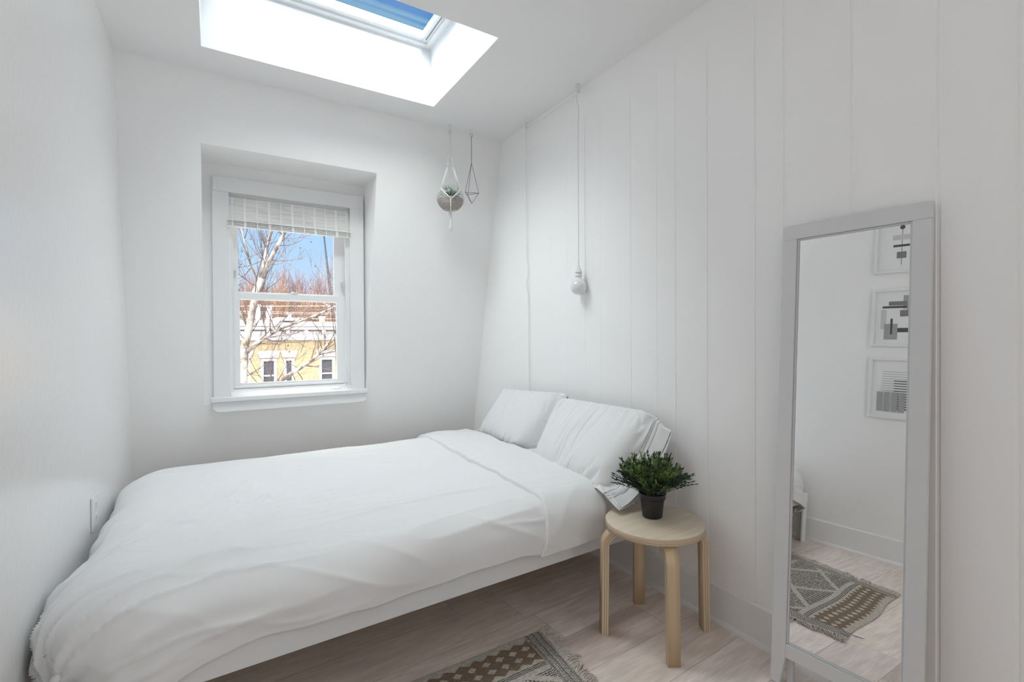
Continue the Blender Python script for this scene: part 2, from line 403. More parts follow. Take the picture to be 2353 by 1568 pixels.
# lower sash (inner track), upper sash (outer track)
def sash(name, y, th, ox0, ox1, oz0, oz1, gx0, gx1, gz0, gz1):
    bm = bmesh.new()
    box(bm, (ox0, y, oz0), (gx0, y+th, oz1)); box(bm, (gx1, y, oz0), (ox1, y+th, oz1))
    box(bm, (gx0, y, oz0), (gx1, y+th, gz0)); box(bm, (gx0, y, gz1), (gx1, y+th, oz1))
    s = at(win, fin(name, bm, VINYL, bevel=0.002))
    bm = bmesh.new(); box(bm, (gx0-0.004, y+th*0.5-0.002, gz0-0.004), (gx1+0.004, y+th*0.5+0.002, gz1+0.004))
    p = fin('pane', bm, GLASS, None); p.parent = s; return s
yl = 3.455; k = yl/3.38
def K(v): return v*k
def Z(z): return CAMH+(z-CAMH)*k
sl_ = sash('lower_sash', yl, 0.028, 0.110, 0.776, 0.894, Z(1.473), K(0.141), K(0.706), Z(0.921), Z(1.436))
k = 3.49/3.38
su = sash('upper_sash', 3.49, 0.028, 0.104, 0.786, Z(1.43), 2.05, K(0.1345), K(0.6905), Z(1.479), 2.01)
k = yl/3.38
bm = bmesh.new()
cx = K(0.437); zr = Z(1.473)
box(bm, (cx-0.035, yl+0.002, zr), (cx+0.035, yl+0.024, zr+0.005)); lathe(bm, [(0.011, 0), (0.011, 0.011), (0.004, 0.013)], (cx, yl+0.012, zr+0.004), 16, capt=True)
box(bm, (cx-0.004, yl-0.006, zr+0.005), (cx+0.030, yl+0.008, zr+0.013))
lk = fin('sash_lock', bm, VINYL, bevel=0.0015); lk.parent = sl_
bm = bmesh.new()
box(bm, (0.118, yl-0.004, 1.585), (0.126, yl+0.03, 1.615)); box(bm, (0.757, yl-0.004, 1.545), (0.765, yl+0.03, 1.575))
tl = fin('tilt_latch', bm, mat('grey_vinyl', (0.6, 0.6, 0.6), .4)); tl.parent = su
# lift rail lip along the bottom of the lower sash
bm = bmesh.new(); box(bm, (0.11, yl-0.014, 0.886), (0.776, yl, 0.900)); lp = fin('lift_rail', bm, VINYL, bevel=0.003); lp.parent = sl_

# thin cord and cleat lying on the sill slope
bm = bmesh.new()
tube(bm, [(0.770, 3.43, 0.96), (0.773, 3.428, 0.90), (0.766, 3.42, 0.874), (0.745, 3.408, 0.866), (0.72, 3.402, 0.8585), (0.70, 3.401, 0.8575), (0.68, 3.402, 0.857)], 0.0022, 8)
tube(bm, [(0.782, 3.43, 0.95), (0.784, 3.415, 0.88), (0.79, 3.405, 0.85)], 0.0015, 6)
cr_ = fin('blind_cord', bm, VINYL, smooth=True); tag(cr_, 'thin white blind cord coiled at right end of window sill', 'cord')
bm = bmesh.new()
tube(bm, [(0.735, 3.404, 0.8590), (0.705, 3.402, 0.8565), (0.665, 3.402, 0.855)], [0.004, 0.005, 0.004], 8)
k_ = fin('cord_toggle', bm, VINYL, cr_, smooth=True)

# ---- bamboo roman blind
bam, nt, b = new_mat('whitewashed_bamboo')
def bam_nodes():
    N = nt.nodes.new; L = nt.links.new
    tc = N('ShaderNodeTexCoord')
    mp = N('ShaderNodeMapping'); mp.inputs['Scale'].default_value = (6, 1, 260); L(tc.outputs['Object'], mp.inputs[0])
    n = N('ShaderNodeTexNoise'); n.inputs['Scale'].default_value = 1.0; n.inputs['Detail'].default_value = 3; L(mp.outputs[0], n.inputs['Vector'])
    cr = N('ShaderNodeValToRGB'); cr.color_ramp.elements[0].position = 0.32; cr.color_ramp.elements[1].position = 0.5
    cr.color_ramp.elements[0].color = (0.60, 0.59, 0.575, 1); cr.color_ramp.elements[1].color = (0.80, 0.80, 0.785, 1)
    L(n.outputs['Fac'], cr.inputs[0]); L(cr.outputs[0], b.inputs['Base Color']); b.inputs['Roughness'].default_value = 0.6
bam_nodes()
blind = empty('bamboo_blind', (0.44, 3.40, 2.05), 'whitewashed bamboo roman blind gathered at top of the window', 'blind')
BX0, BX1 = 0.084, 0.795
rnd = random.Random(3)
bm = bmesh.new()
z = 2.055; i = 0
while z > 1.905:
    yy = 3.412-0.012*(2.055-z)/0.15
    h = 0.0046
    box(bm, (BX0+rnd.uniform(0, .003), yy-0.0016, z-h+0.0006), (BX1-rnd.uniform(0, .003), yy+0.0016+rnd.uniform(-.0006, .0006), z)); z -= h; i += 1
at(blind, fin('slat_panel', bm, bam))
bm = bmesh.new()
for j in range(5):
    zz = 1.868+0.0085*j
    prf = [(3.402-0.006*(4-j)*0.5, zz), (3.378-0.003*j, zz+0.001), (3.374-0.001*j, zz+0.005), (3.378, zz+0.0082), (3.404, zz+0.0082)]
    A = [bm.verts.new((BX0-0.004, y, q)) for y, q in prf]; B = [bm.verts.new((BX1+0.004, y, q)) for y, q in prf]
    bm.faces.new(A); bm.faces.new(B[::-1])
    for q in range(len(prf)): bm.faces.new((A[q], A[(q+1) % 5], B[(q+1) % 5], B[q]))
at(blind, fin('folded_slats', bm, bam))
bm = bmesh.new()
for q in range(11):
    x = BX0+0.022+q*(BX1-BX0-0.04)/10
    w = 0.007 if q % 2 else 0.0035
    v = [bm.verts.new(p) for p in ((x-w, 3.4095, 2.055), (x+w, 3.4095, 2.055), (x+w, 3.396, 1.905), (x-w, 3.396, 1.905), (x+w, 3.371, 1.905), (x-w, 3.371, 1.905), (x+w, 3.3715, 1.868), (x-w, 3.3715, 1.868))]
    bm.faces.new((v[0], v[1], v[2], v[3])); bm.faces.new((v[3], v[2], v[4], v[5])); bm.faces.new((v[5], v[4], v[6], v[7]))
at(blind, fin('ladder_tape', bm, mat('white_cotton_tape', (0.82, 0.82, 0.81), 0.8)))
bm = bmesh.new(); box(bm, (BX0, 3.413, 2.035), (BX1, 3.425, 2.058)); at(blind, fin('head_rail', bm, mat('dark_rail_wood', (0.35, 0.33, 0.31), 0.7)))  # head rail in plain dark wood

fill_casing = empty('fill_lamp_casing', (XR, -0.80, 0.85)); struct(fill_casing)  # added window-style casing round the fill lamp; the wall has no opening
bm = bmesh.new()
for a_ in (((1.755, -1.42, 0.85), (1.785, -1.335, 2.22)), ((1.755, -0.265, 0.85), (1.785, -0.18, 2.22)), ((1.755, -1.335, 2.135), (1.785, -0.265, 2.22)), ((1.745, -1.44, 0.80), (1.785, -0.16, 0.86))): box(bm, *a_)
at(fill_casing, fin('casing_boards', bm, TRIM, bevel=0.003))

# ================================================================== SKYLIGHT
sky = empty('window_2', (0.53, 2.39, 2.95)); struct(sky)
bm = bmesh.new()
GX0, GX1, GY0, GY1 = -0.012, 1.066, 2.05, 2.716
def ringbox(bm, ix0, ix1, iy0, iy1, ox0, ox1, oy0, oy1, z0, z1):
    box(bm, (ox0, oy0, z0), (ix0, oy1, z1)); box(bm, (ix1, oy0, z0), (ox1, oy1, z1))
    box(bm, (ix0, oy0, z0), (ix1, iy0, z1)); box(bm, (ix0, iy1, z0), (ix1, oy1, z1))
ringbox(bm, GX0-0.02, GX1+0.035, GY0-0.03, GY1+0.03, SX0-0.05, SX1+0.04, SY0-0.05, SY1+0.05, ZT-0.002, ZT+0.03)
at(sky, fin('outer_frame', bm, VINYL, bevel=0.003))
bm = bmesh.new()
ringbox(bm, GX0, GX1, GY0, GY1, GX0-0.028, GX1+0.045, GY0-0.04, GY1+0.042, ZT+0.012, ZT+0.06)
at(sky, fin('glazing_frame', bm, VINYL, bevel=0.004))
bm = bmesh.new(); box(bm, (GX1+0.038, GY0-0.02, ZT+0.006), (GX1+0.0435, GY1-0.01, ZT+0.012)); box(bm, (GX1+0.018, GY0-.02, ZT+0.008), (GX1+0.022, GY1+0.0, ZT+0.0135)); at(sky, fin('rubber_gasket', bm, mat('grey_rubber', (0.25, 0.25, 0.25), .6)))
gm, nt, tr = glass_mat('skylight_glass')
def reflected_streak_nodes():
    # blue streaks painted into the tint as a reflected sun blind
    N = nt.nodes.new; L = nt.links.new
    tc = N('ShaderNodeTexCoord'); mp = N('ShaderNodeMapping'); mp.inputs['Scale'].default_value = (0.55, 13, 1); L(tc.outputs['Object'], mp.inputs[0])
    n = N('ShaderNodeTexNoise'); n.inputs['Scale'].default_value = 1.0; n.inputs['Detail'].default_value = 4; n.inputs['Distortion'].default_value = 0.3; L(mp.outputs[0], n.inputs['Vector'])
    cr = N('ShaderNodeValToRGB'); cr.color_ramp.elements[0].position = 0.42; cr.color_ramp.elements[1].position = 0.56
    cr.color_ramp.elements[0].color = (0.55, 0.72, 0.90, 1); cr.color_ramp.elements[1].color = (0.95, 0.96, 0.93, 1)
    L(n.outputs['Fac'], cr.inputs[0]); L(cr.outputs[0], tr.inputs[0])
reflected_streak_nodes()
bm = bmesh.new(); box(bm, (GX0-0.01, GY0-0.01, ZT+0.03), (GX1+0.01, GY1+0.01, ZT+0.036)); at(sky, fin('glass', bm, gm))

# ================================================================== BED
WOODW = mat('white_painted_wood', (0.74, 0.745, 0.75), 0.4, bump=(20, 0.06, 0.003))
LINEN = mat('white_cotton_percale', (0.745, 0.745, 0.745), 0.85, spec=0.15, bump=(700, 0.15, 0.0006))
LINEN.node_tree.nodes['Principled BSDF'].inputs['Sheen Weight'].default_value = 0.15
BY = lambda x: 1.562+0.040*x          # near face of the side rail
bed = empty('bed', (0.7, 2.4, 0), 'low white wooden bed frame under the made-up mattress', 'bed')
def slab(bm, x0, x1, ya, yb, z0, z1):
    """box whose near and far faces follow the slightly skewed bed edge"""
    v = [bm.verts.new(p) for p in ((x0, BY(x0)+ya, z0), (x1, BY(x1)+ya, z0), (x1, BY(x1)+yb, z0), (x0, BY(x0)+yb, z0), (x0, BY(x0)+ya, z1), (x1, BY(x1)+ya, z1), (x1, BY(x1)+yb, z1), (x0, BY(x0)+yb, z1))]
    for f in ((0,3,2,1),(4,5,6,7),(0,1,5,4),(1,2,6,5),(2,3,7,6),(3,0,4,7)): bm.faces.new([v[i] for i in f])
BW = 1.62
bm = bmesh.new(); slab(bm, -0.345, 1.745, 0, 0.022, 0.258, 0.332); at(bed, fin('side_rail', bm, WOODW, bevel=0.003))
bm = bmesh.new(); slab(bm, -0.345, 1.745, BW-0.022, BW, 0.258, 0.332); at(bed, fin('side_rail', bm, WOODW, bevel=0.003))
bm = bmesh.new(); slab(bm, -0.345, -0.323, 0.022, BW-0.022, 0.258, 0.332); at(bed, fin('end_rail', bm, WOODW, bevel=0.003))
bm = bmesh.new(); slab(bm, 1.723, 1.745, 0.022, BW-0.022, 0.258, 0.332); at(bed, fin('end_rail', bm, WOODW, bevel=0.003))
for i in range(14):
    x = -0.30+i*0.15; bm = bmesh.new(); slab(bm, x, x+0.07, 0.022, BW-0.022, 0.298, 0.316); at(bed, fin('slat', bm, mat('pine_slat', (0.62, 0.5, 0.36), .6)))
def leg(x, b0, sx, sy):
    bm = bmesh.new()
    y = BY(x)+b0
    # angle-shaped leg: two plates meeting at the outer corner
    box(bm, (min(x, x+sx*0.06), min(y, y+sy*0.012), 0.0), (max(x, x+sx*0.06), max(y, y+sy*0.012), 0.259))
    box(bm, (min(x, x+sx*0.012), min(y+sy*0.012, y+sy*0.06), 0.0), (max(x, x+sx*0.012), max(y+sy*0.012, y+sy*0.06), 0.259))
    at(bed, fin('leg', bm, WOODW, bevel=0.002))
leg(-0.344, 0.001, 1, 1); leg(-0.344, BW-0.001, 1, -1); leg(1.744, BW-0.001, -1, -1); leg(0.72, 0.75, 1, 1)

def normals(P):
    du = np.gradient(P, axis=0); dv = np.gradient(P, axis=1)
    n = np.cross(du, dv); return n/(np.linalg.norm(n, axis=2, keepdims=True)+1e-12)
def wave(t, w): return np.exp(-(t/w)**2)

# mattress in its fitted sheet
def rbox(x0, x1, y0f, y1f, z0, z1, r, name, nu=90, nv=70):
    a = np.linspace(0, 1, nu)[:, None]; v = np.linspace(0, 2*math.pi, nv, endpoint=False)[None, :]
    e = 5.0
    cs, sn = np.cos(v), np.sin(v)
    q = (np.abs(cs)**e+np.abs(sn)**e)**(-1/e)
    end = np.minimum(1, (1-np.abs(2*a-1)**24))**0.25
    X = x0+(x1-x0)*(0.5-0.5*np.cos(np.pi*a)*1.0) + 0*v
    Yc = 0.5*(y0f+y1f); Zc = 0.5*(z0+z1)
    Yh = 0.5*(y1f-y0f); Zh = 0.5*(z1-z0)
    Y = Yc+Yh*cs*q*np.minimum(1, end*0.08+0.92)+0.04*X+1.562
    Zz = Zc+Zh*sn*q*np.minimum(1, end)
    return np.stack([X, Y+0*X, Zz+0*X], 2)
P = rbox(-0.245, 1.738, 0.060, BW-0.025, 0.319, 0.478, 0.05, 'mattress')
mt = grid_mesh('mattress', P, LINEN, closed_v=True)
bm = bmesh.new(); bm.from_mesh(mt.data); bmesh.ops.holes_fill(bm, edges=[e for e in bm.edges if e.is_boundary]); bmesh.ops.recalc_face_normals(bm, faces=bm.faces); bm.to_mesh(mt.data); bm.free()
tag(mt, 'thick mattress in white fitted sheet, seen below pillows at bed edge', 'mattress')

# ---- duvet: cloth laid over a rounded slab
def drape(a, b, x0, x1, b0, b1, r, zt, hang=None):
    """a: cloth coordinate along X, b: across Y (0 = near top edge). Returns world points."""
    rf = 0.17
    ia0 = x0+rf; ib0 = b0+r+0.065*np.clip((-0.05-a)/0.35, 0, 1)**2; ib1 = b1-r
    dx = np.minimum(a-ia0, 0)*r/rf; dyn = np.minimum(b-ib0, 0); dyf = np.maximum(b-ib1, 0)
    L = np.sqrt(dx**2+dyn**2+dyf**2)+1e-9
    ux = dx/L; uy = (dyn+dyf)/L
    th = np.minimum(L/r, math.pi/2)
    out = r*np.sin(th)+0*L
    drop = r*(1-np.cos(th))+np.maximum(L-r*math.pi/2, 0)
    x = np.maximum(a, ia0)+ux*out*rf/r
    yb = np.clip(b, ib0, ib1)+uy*out
    crown = 0.022*np.clip(1-((b-0.8)/0.85)**2, 0, 1)
    z = zt+crown-drop
    return np.stack([x, 1.562+0.04*x+yb, z], 2)
NA, NB = 420, 340
a = np.linspace(-0.375-0.26, 1.46, NA)[:, None]+np.zeros((1, NB))
b = np.linspace(-0.135, BW+0.10, NB)[None, :]+np.zeros((NA, 1))
# hem wanders
bb = np.where(b < 0.1, 0.1+(b-0.1)*(1+0.07*vnoise(a*3.1+4, 0*a)+0.03*vnoise(a*9, 1+0*a)+0.30*np.exp(-((a+0.25)/0.22)**2)), b)
P = drape(a, bb, -0.378, 1.46, -0.018, BW+0.02, 0.11, 0.497)
def cloth_disp(A, B):
    d = 0*A
    side = 1/(1+np.exp((B-0.12)/0.05))           # 1 on the near side drape
    foot = 1/(1+np.exp((A+0.15)/0.10))
    wx = A+0.25*vnoise(A*1.3, B*1.3, 3); wy = B+0.10*vnoise(A*1.1, B*1.7, 5)
    # soft puffiness
    d += 0.010*vnoise(A*2.2, B*3.0, 1)*(1-0.3*side)+0.005*vnoise(A*5, B*6.5, 2)
    # long creases running along the bed, denser near the side
    rr = ridge(wx*1.2+2, wy*9.0, 4, 3.0)
    d += 0.0085*(rr-0.5)*(0.30+0.70*np.exp(-((B-0.12)/0.30)**2))
    rr = ridge(wx*2.4+7, wy*17.0+wx*2, 6, 4.0)
    d += 0.0055*rr*np.clip(vnoise(A*1.7+9, B*2.3, 7)+0.35, 0, 1)
    # rumples in the middle of the bed
    m = np.exp(-((A-0.15)/0.30)**2-((B-0.75)/0.40)**2)
    d += 0.010*m*(ridge(A*7+B*5, B*6-A*3, 8, 3.0)-0.4)+0.004*m*ridge(A*16-B*7, B*13, 18, 4.0)
    # broad loose folds toward the near foot corner
    ang = np.arctan2(B+0.05, A+0.62); rad = np.hypot(A+0.62, B+0.05)
    fc = np.exp(-(rad/0.75)**2)
    d += 0.024*fc*(ridge(ang*4.2+1, rad*1.2, 9, 2.5)-0.5)+0.010*fc*(ridge(ang*11, rad*2.5, 10, 3)-0.4)
    d += side*(0.010*vnoise(A*3.2+B*2, B*3, 11)+0.004*(ridge(A*5+B*9, B*8, 12, 3)-0.4))
    d += side*np.exp(-((A+0.05)/0.40)**2)*0.022*(ridge(A*6.0+0.4*vnoise(B*9, A*3, 31), B*1.5, 15, 2.0)-0.55)
    d += foot*(0.012*vnoise(A*3, B*4.5, 13)+0.010*(ridge(B*5.0, A*2, 14, 2)-0.5))
    return d
D = cloth_disp(a, b)
n = normals(P); n *= np.sign(np.sum(n[:, :, 2]))
flat = np.clip(D*1.4, -0.022, 0.045)
P = P+n*(flat+0.014)[:, :, None]
P[:, :, 0] = np.maximum(P[:, :, 0], -0.402)
duv = grid_mesh('duvet', P, LINEN)
so_ = duv.modifiers.new('thickness', 'SOLIDIFY'); so_.thickness = 0.012; so_.offset = -1
tag(duv, 'white duvet spread over the bed, rumpled and hanging over its near side', 'duvet')

# folded-back band at the head end
NBn = 320; NS = 46
b = np.linspace(-0.150, BW+0.08, NBn)
# section: u=0 at folded edge lying on the duvet, rolls over the top, then curls down at the head end
prof = []
T = 0.020
W = 0.335
for t in np.linspace(-math.pi/2, math.pi/2, 9): prof.append((-0.5*T*math.cos(t)*0.9, 0.5*T+0.5*T*math.sin(t)))
for s in np.linspace(0.03, 0.97, 26): prof.append((s*W, T+0.006*math.sin(math.pi*s)))
for t in np.linspace(math.pi/2, -math.pi/2, 11): prof.append((W+0.030*math.cos(t), T*0.5-0.008+(T*0.5+0.010)*math.sin(t)))
prof = np.array(prof)
edge = 1.150+0.035*np.clip(b, 0, 1.6)+0.014*vnoise(b*3.3, 0*b, 20)+0.006*vnoise(b*11, 0*b, 21)
edge = edge-0.05*np.clip((0.06-b)/0.2, 0, 1)
wid = 1-0.10*np.clip((0.15-b)/0.25, 0, 1)
A = edge[None, :]+prof[:, 0][:, None]*wid[None, :]
Bm = np.broadcast_to(b[None, :], A.shape)
bb = np.where(Bm < 0.1, 0.1+(Bm-0.1)*(0.97+0.04*vnoise(A*5, 0*A, 22)), Bm)
base = drape(A, bb, -0.378, 1.5, -0.018, BW+0.02, 0.11, 0.497)
nn = normals(base); nn *= np.sign(np.sum(nn[:, :, 2]))
lift = prof[:, 1][:, None]+0*A
d = 0.010+cloth_disp(A, Bm)*0.6+lift
dd = 0.006*vnoise(A*6, Bm*4, 23)+0.004*(ridge(A*3+Bm*7, Bm*10-A*6, 24, 3)-0.4)+0.005*(ridge(Bm*14, A*5, 25, 2.5)-0.5)*np.exp(-((A-edge[None, :])/0.05)**2)
d = d+dd*np.clip(lift/T, 0, 1)
Pf = base+nn*d[:, :, None]
fold = grid_mesh('folded_band', Pf, LINEN, duv)
fold['label'] = 'turned-down top edge of the duvet'

# ---- pillows: two sewn layers of cloth, inflated and settled against the wall
def sim_pillow(name, L, flap, quad, frames=45, nu=96, nv=64, press=12.0, grow=0.10, droop=0.0, pins=(), coll=None):
    """two sewn layers of cloth, inflated and left to settle; open at the far end of u; quad = BL, BR, TL, TR"""
    BL, BR, TL, TR = [Vector(q) for q in quad]
    n = (BR-BL).cross(TL-BL).normalized()
    if n.x > 0: n = -n                                   # face the room
    W = L+flap; V = []; F = []; idx = {}
    def vid(i, j, s):
        seam = i == 0 or j == 0 or j == nv
        k = (i, j, 0 if seam else s)
        if k not in idx:
            u = W*i/nu; a_, b_ = i/nu, j/nv
            t = 0.0 if seam else 0.012*s
            q = BL*(1-a_)*(1-b_)+BR*a_*(1-b_)+TL*(1-a_)*b_+TR*a_*b_+n*t
            if u > L: q.z -= droop*(u-L)/flap*b_**2
            idx[k] = len(V); V.append(q)
        return idx[k]
    for s in (1, -1):
        for i in range(nu):
            for j in range(nv):
                f = [vid(i, j, s), vid(i+1, j, s), vid(i+1, j+1, s), vid(i, j+1, s)]
                F.append(f if s < 0 else f[::-1])
    me = bpy.data.meshes.new(name); me.from_pydata([tuple(v) for v in V], [], F)
    bm = bmesh.new(); bm.from_mesh(me); bmesh.ops.recalc_face_normals(bm, faces=bm.faces)
    bm.faces.ensure_lookup_table()
    # outward on the front layer must face the room
    f0 = min(bm.faces, key=lambda f: (f.calc_center_median()-((BL+BR+TL+TR)*0.25+n*0.012)).length)
    if f0.normal.dot(n) < 0: bmesh.ops.reverse_faces(bm, faces=bm.faces)
    bm.to_mesh(me); bm.free()
    o = bpy.data.objects.new(name, me); C.objects.link(o)
    g = o.vertex_groups.new(name='p')
    for (i, j, s), k in idx.items():
        u = W*i/nu; w = min(1, max(0, (L+0.01-u)/0.05)); g.add([k], w, 'REPLACE')
    pg = o.vertex_groups.new(name='pin')
    for (i, j, s), k in idx.items():
        if j == 0 and 0.08 < i/nu < 0.76: pg.add([k], 1.0, 'REPLACE')
    for i_, j_ in pins: pg.add([idx[(i_, j_, 0)]], 1.0, 'REPLACE')
    m = o.modifiers.new('cloth', 'CLOTH'); st = m.settings
    st.quality = 6; st.mass = 0.15; st.tension_stiffness = 12; st.compression_stiffness = 10; st.shear_stiffness = 4; st.bending_stiffness = 0.10
    st.tension_damping = 6; st.compression_damping = 6; st.air_damping = 2
    st.use_pressure = True; st.uniform_pressure_force = press; st.vertex_group_pressure = 'p'
    st.shrink_min = -grow
    st.vertex_group_mass = 'pin'; st.pin_stiffness = 1.0
    m.settings.effector_weights.gravity = 0.6
    m.collision_settings.distance_min = 0.006; m.collision_settings.use_self_collision = False; m.collision_settings.friction = 30
    m.collision_settings.collection = coll
    m.point_cache.frame_start = 1; m.point_cache.frame_end = frames
    return o, idx

def collider(name, verts, faces):
    me = bpy.data.meshes.new(name); me.from_pydata(verts, [], faces); o = bpy.data.objects.new(name, me); C.objects.link(o)
    o.modifiers.new('collision', 'COLLISION'); o.collision.thickness_outer = 0.004; o.collision.cloth_friction = 30; o.collision.thickness_inner = 0.1
    return o
def settle(objs, frames, helpers):
    """run the cloth, keep the settled shape as plain mesh, drop the helper surfaces"""
    for f in range(1, frames+1): SC.frame_set(f)
    dg = bpy.context.evaluated_depsgraph_get(); res = []
    for o in objs:
        me = bpy.data.meshes.new_from_object(o.evaluated_get(dg))
        for p in me.polygons: p.use_smooth = True
        res.append(me)
    for o, me in zip(objs, res):
        o.modifiers.clear(); o.vertex_groups.clear(); o.data = me; me.materials.clear(); me.materials.append(LINEN)
    for h in helpers: bpy.data.objects.remove(h, do_unlink=True)
    SC.frame_set(1)

def helper_set(name, obs):
    c = bpy.data.collections.new(name)
    for o in obs: c.objects.link(o)
    return c
hs = [collider('c1', [(XR-.002, 0, 0), (XR-.002, 4, 0), (XR-.002, 4, 3), (XR-.002, 0, 3)], [(0, 1, 2, 3)]),
      collider('c2', [(-.5, 1.575, .508), (2.2, 1.575, .508), (2.2, 3.6, .508), (-.5, 3.6, .508), (-.5, 1.545, .2), (2.2, 1.545, .2)], [(0, 1, 2, 3), (4, 5, 1, 0)]),
      collider('c3', [(1.512+.197*math.cos(t*math.pi/12), 1.372+.197*math.sin(t*math.pi/12), .4505) for t in range(24)]+[(1.512+.197*math.cos(t*math.pi/12), 1.372+.197*math.sin(t*math.pi/12), .42) for t in range(24)], [tuple(range(24))]+[(t, t+24, (t+1) % 24+24, (t+1) % 24) for t in range(24)])]
pc = helper_set('pillow_helpers', hs)
NU_, NV_ = 96, 64
def tops(fr): return [(int(NU_*f), NV_) for f in fr]
p1, i1 = sim_pillow('pillow', .62, .12, [(1.62, 3.14, .498), (1.56, 2.36, .500), (1.71, 2.89, .840), (1.72, 2.17, .875)], press=15, grow=0.05, pins=tops([0.0]+[x/96 for x in range(8, 76, 3)]+[.88, .97]), coll=pc)
p2, i2 = sim_pillow('pillow', .70, .13, [(1.54, 2.29, .507), (1.42, 1.475, .470), (1.70, 2.25, .850), (1.715, 1.45, .850)], press=17, grow=0.06, droop=0.07, pins=tops([x/96 for x in range(6, 78, 3)]+[.90, 1.0])+[(NU_, 0)], coll=pc)
settle([p1, p2], 45, hs)
for c_ in (pc,): bpy.data.collections.remove(c_)
tag(p1, 'far white pillow beside the window wall, partly behind the nearer pillow', 'pillow', 'pillows on the bed')
tag(p2, 'near white pillow with open hemmed end, above the wooden stool', 'pillow', 'pillows on the bed')
# three rows of stitched piping on the hem of the near pillowcase
NUp, NVp = 96, 64
for t in (0.885, 0.905, 0.925):
    i = int(round(NUp*t)); me = p2.data
    co = [me.vertices[i2[(i, j, 0 if j in (0, NVp) else 1)]].co.copy() for j in range(0, NVp+1)]
    nn = [me.vertices[i2[(i, j, 0 if j in (0, NVp) else 1)]].normal.copy() for j in range(0, NVp+1)]
    bm = bmesh.new(); tube(bm, [c_+n_*0.0008 for c_, n_ in zip(co, nn)], 0.0018, 6)
    fin('stitched_piping', bm, mat('grey_white_stitching', (0.62, 0.62, 0.62), .8), p2)
for p_ in (p1, p2):
    m_ = p_.modifiers.new('smooth', 'SUBSURF'); m_.levels = 1; m_.render_levels = 2

# ================================================================== STOOL
def wood(name, c1, c2, scale, ns, rough=0.45):
    return varied(mat(name, c1, rough, spec=0.4), c1, c2, scale, ns, 6, 0.3, 0.7)
BIRCH = wood('birch_veneer', (0.60, 0.50, 0.38), (0.70, 0.61, 0.48), (2.2, 22, 6), 2.0)
BIRCHL = wood('birch_leg_veneer', (0.58, 0.435, 0.275), (0.66, 0.51, 0.34), (40, 40, 2.0), 1.6)
ply, nt, b = new_mat('birch_ply_edge')
def ply_nodes(nt, b, axis, period):
    N = nt.nodes.new; L = nt.links.new
    tc = N('ShaderNodeTexCoord'); sp = N('ShaderNodeSeparateXYZ'); L(tc.outputs['Object'], sp.inputs[0])
    m = N('ShaderNodeMath'); m.operation = 'DIVIDE'; L(sp.outputs[axis], m.inputs[0]); m.inputs[1].default_value = period
    fr = N('ShaderNodeMath'); fr.operation = 'FRACT'; L(m.outputs[0], fr.inputs[0])
    cr = N('ShaderNodeValToRGB'); cr.color_ramp.interpolation = 'LINEAR'
    cr.color_ramp.elements[0].position = 0.0; cr.color_ramp.elements[0].color = (0.62, 0.50, 0.36, 1)
    cr.color_ramp.elements[1].position = 1.0; cr.color_ramp.elements[1].color = (0.62, 0.50, 0.36, 1)
    for p, c in ((0.42, (0.60, 0.47, 0.33, 1)), (0.5, (0.30, 0.20, 0.12, 1)), (0.58, (0.52, 0.40, 0.27, 1))):
        e = cr.color_ramp.elements.new(p); e.color = c
    L(fr.outputs[0], cr.inputs[0]); L(cr.outputs[0], b.inputs['Base Color']); b.inputs['Roughness'].default_value = 0.5
ply_nodes(nt, b, 'Z', 0.0075)
lam = varied(mat('laminated_leg_edge', (0.6, 0.45, 0.28), 0.5), (0.50, 0.36, 0.20), (0.72, 0.56, 0.36), (1, 1, 1), 1.0)
SCX, SCY, SR = 1.512, 1.372, 0.193
stool = empty('stool', (SCX, SCY, 0), 'round birch plywood stool with four bent legs beside the bed', 'stool')
def local(o, root): o.parent = root; return o
bm = bmesh.new()
lathe(bm, [(0.0001, 0.421), (SR-0.003, 0.421), (SR, 0.424), (SR, 0.447)], n=96, mi=1)
lathe(bm, [(SR, 0.447), (SR-0.003, 0.450), (0.0001, 0.450)], n=96, mi=0)
bmesh.ops.remove_doubles(bm, verts=bm.verts, dist=1e-5)
local(fin('seat', bm, [BIRCH, ply], smooth=False), stool)
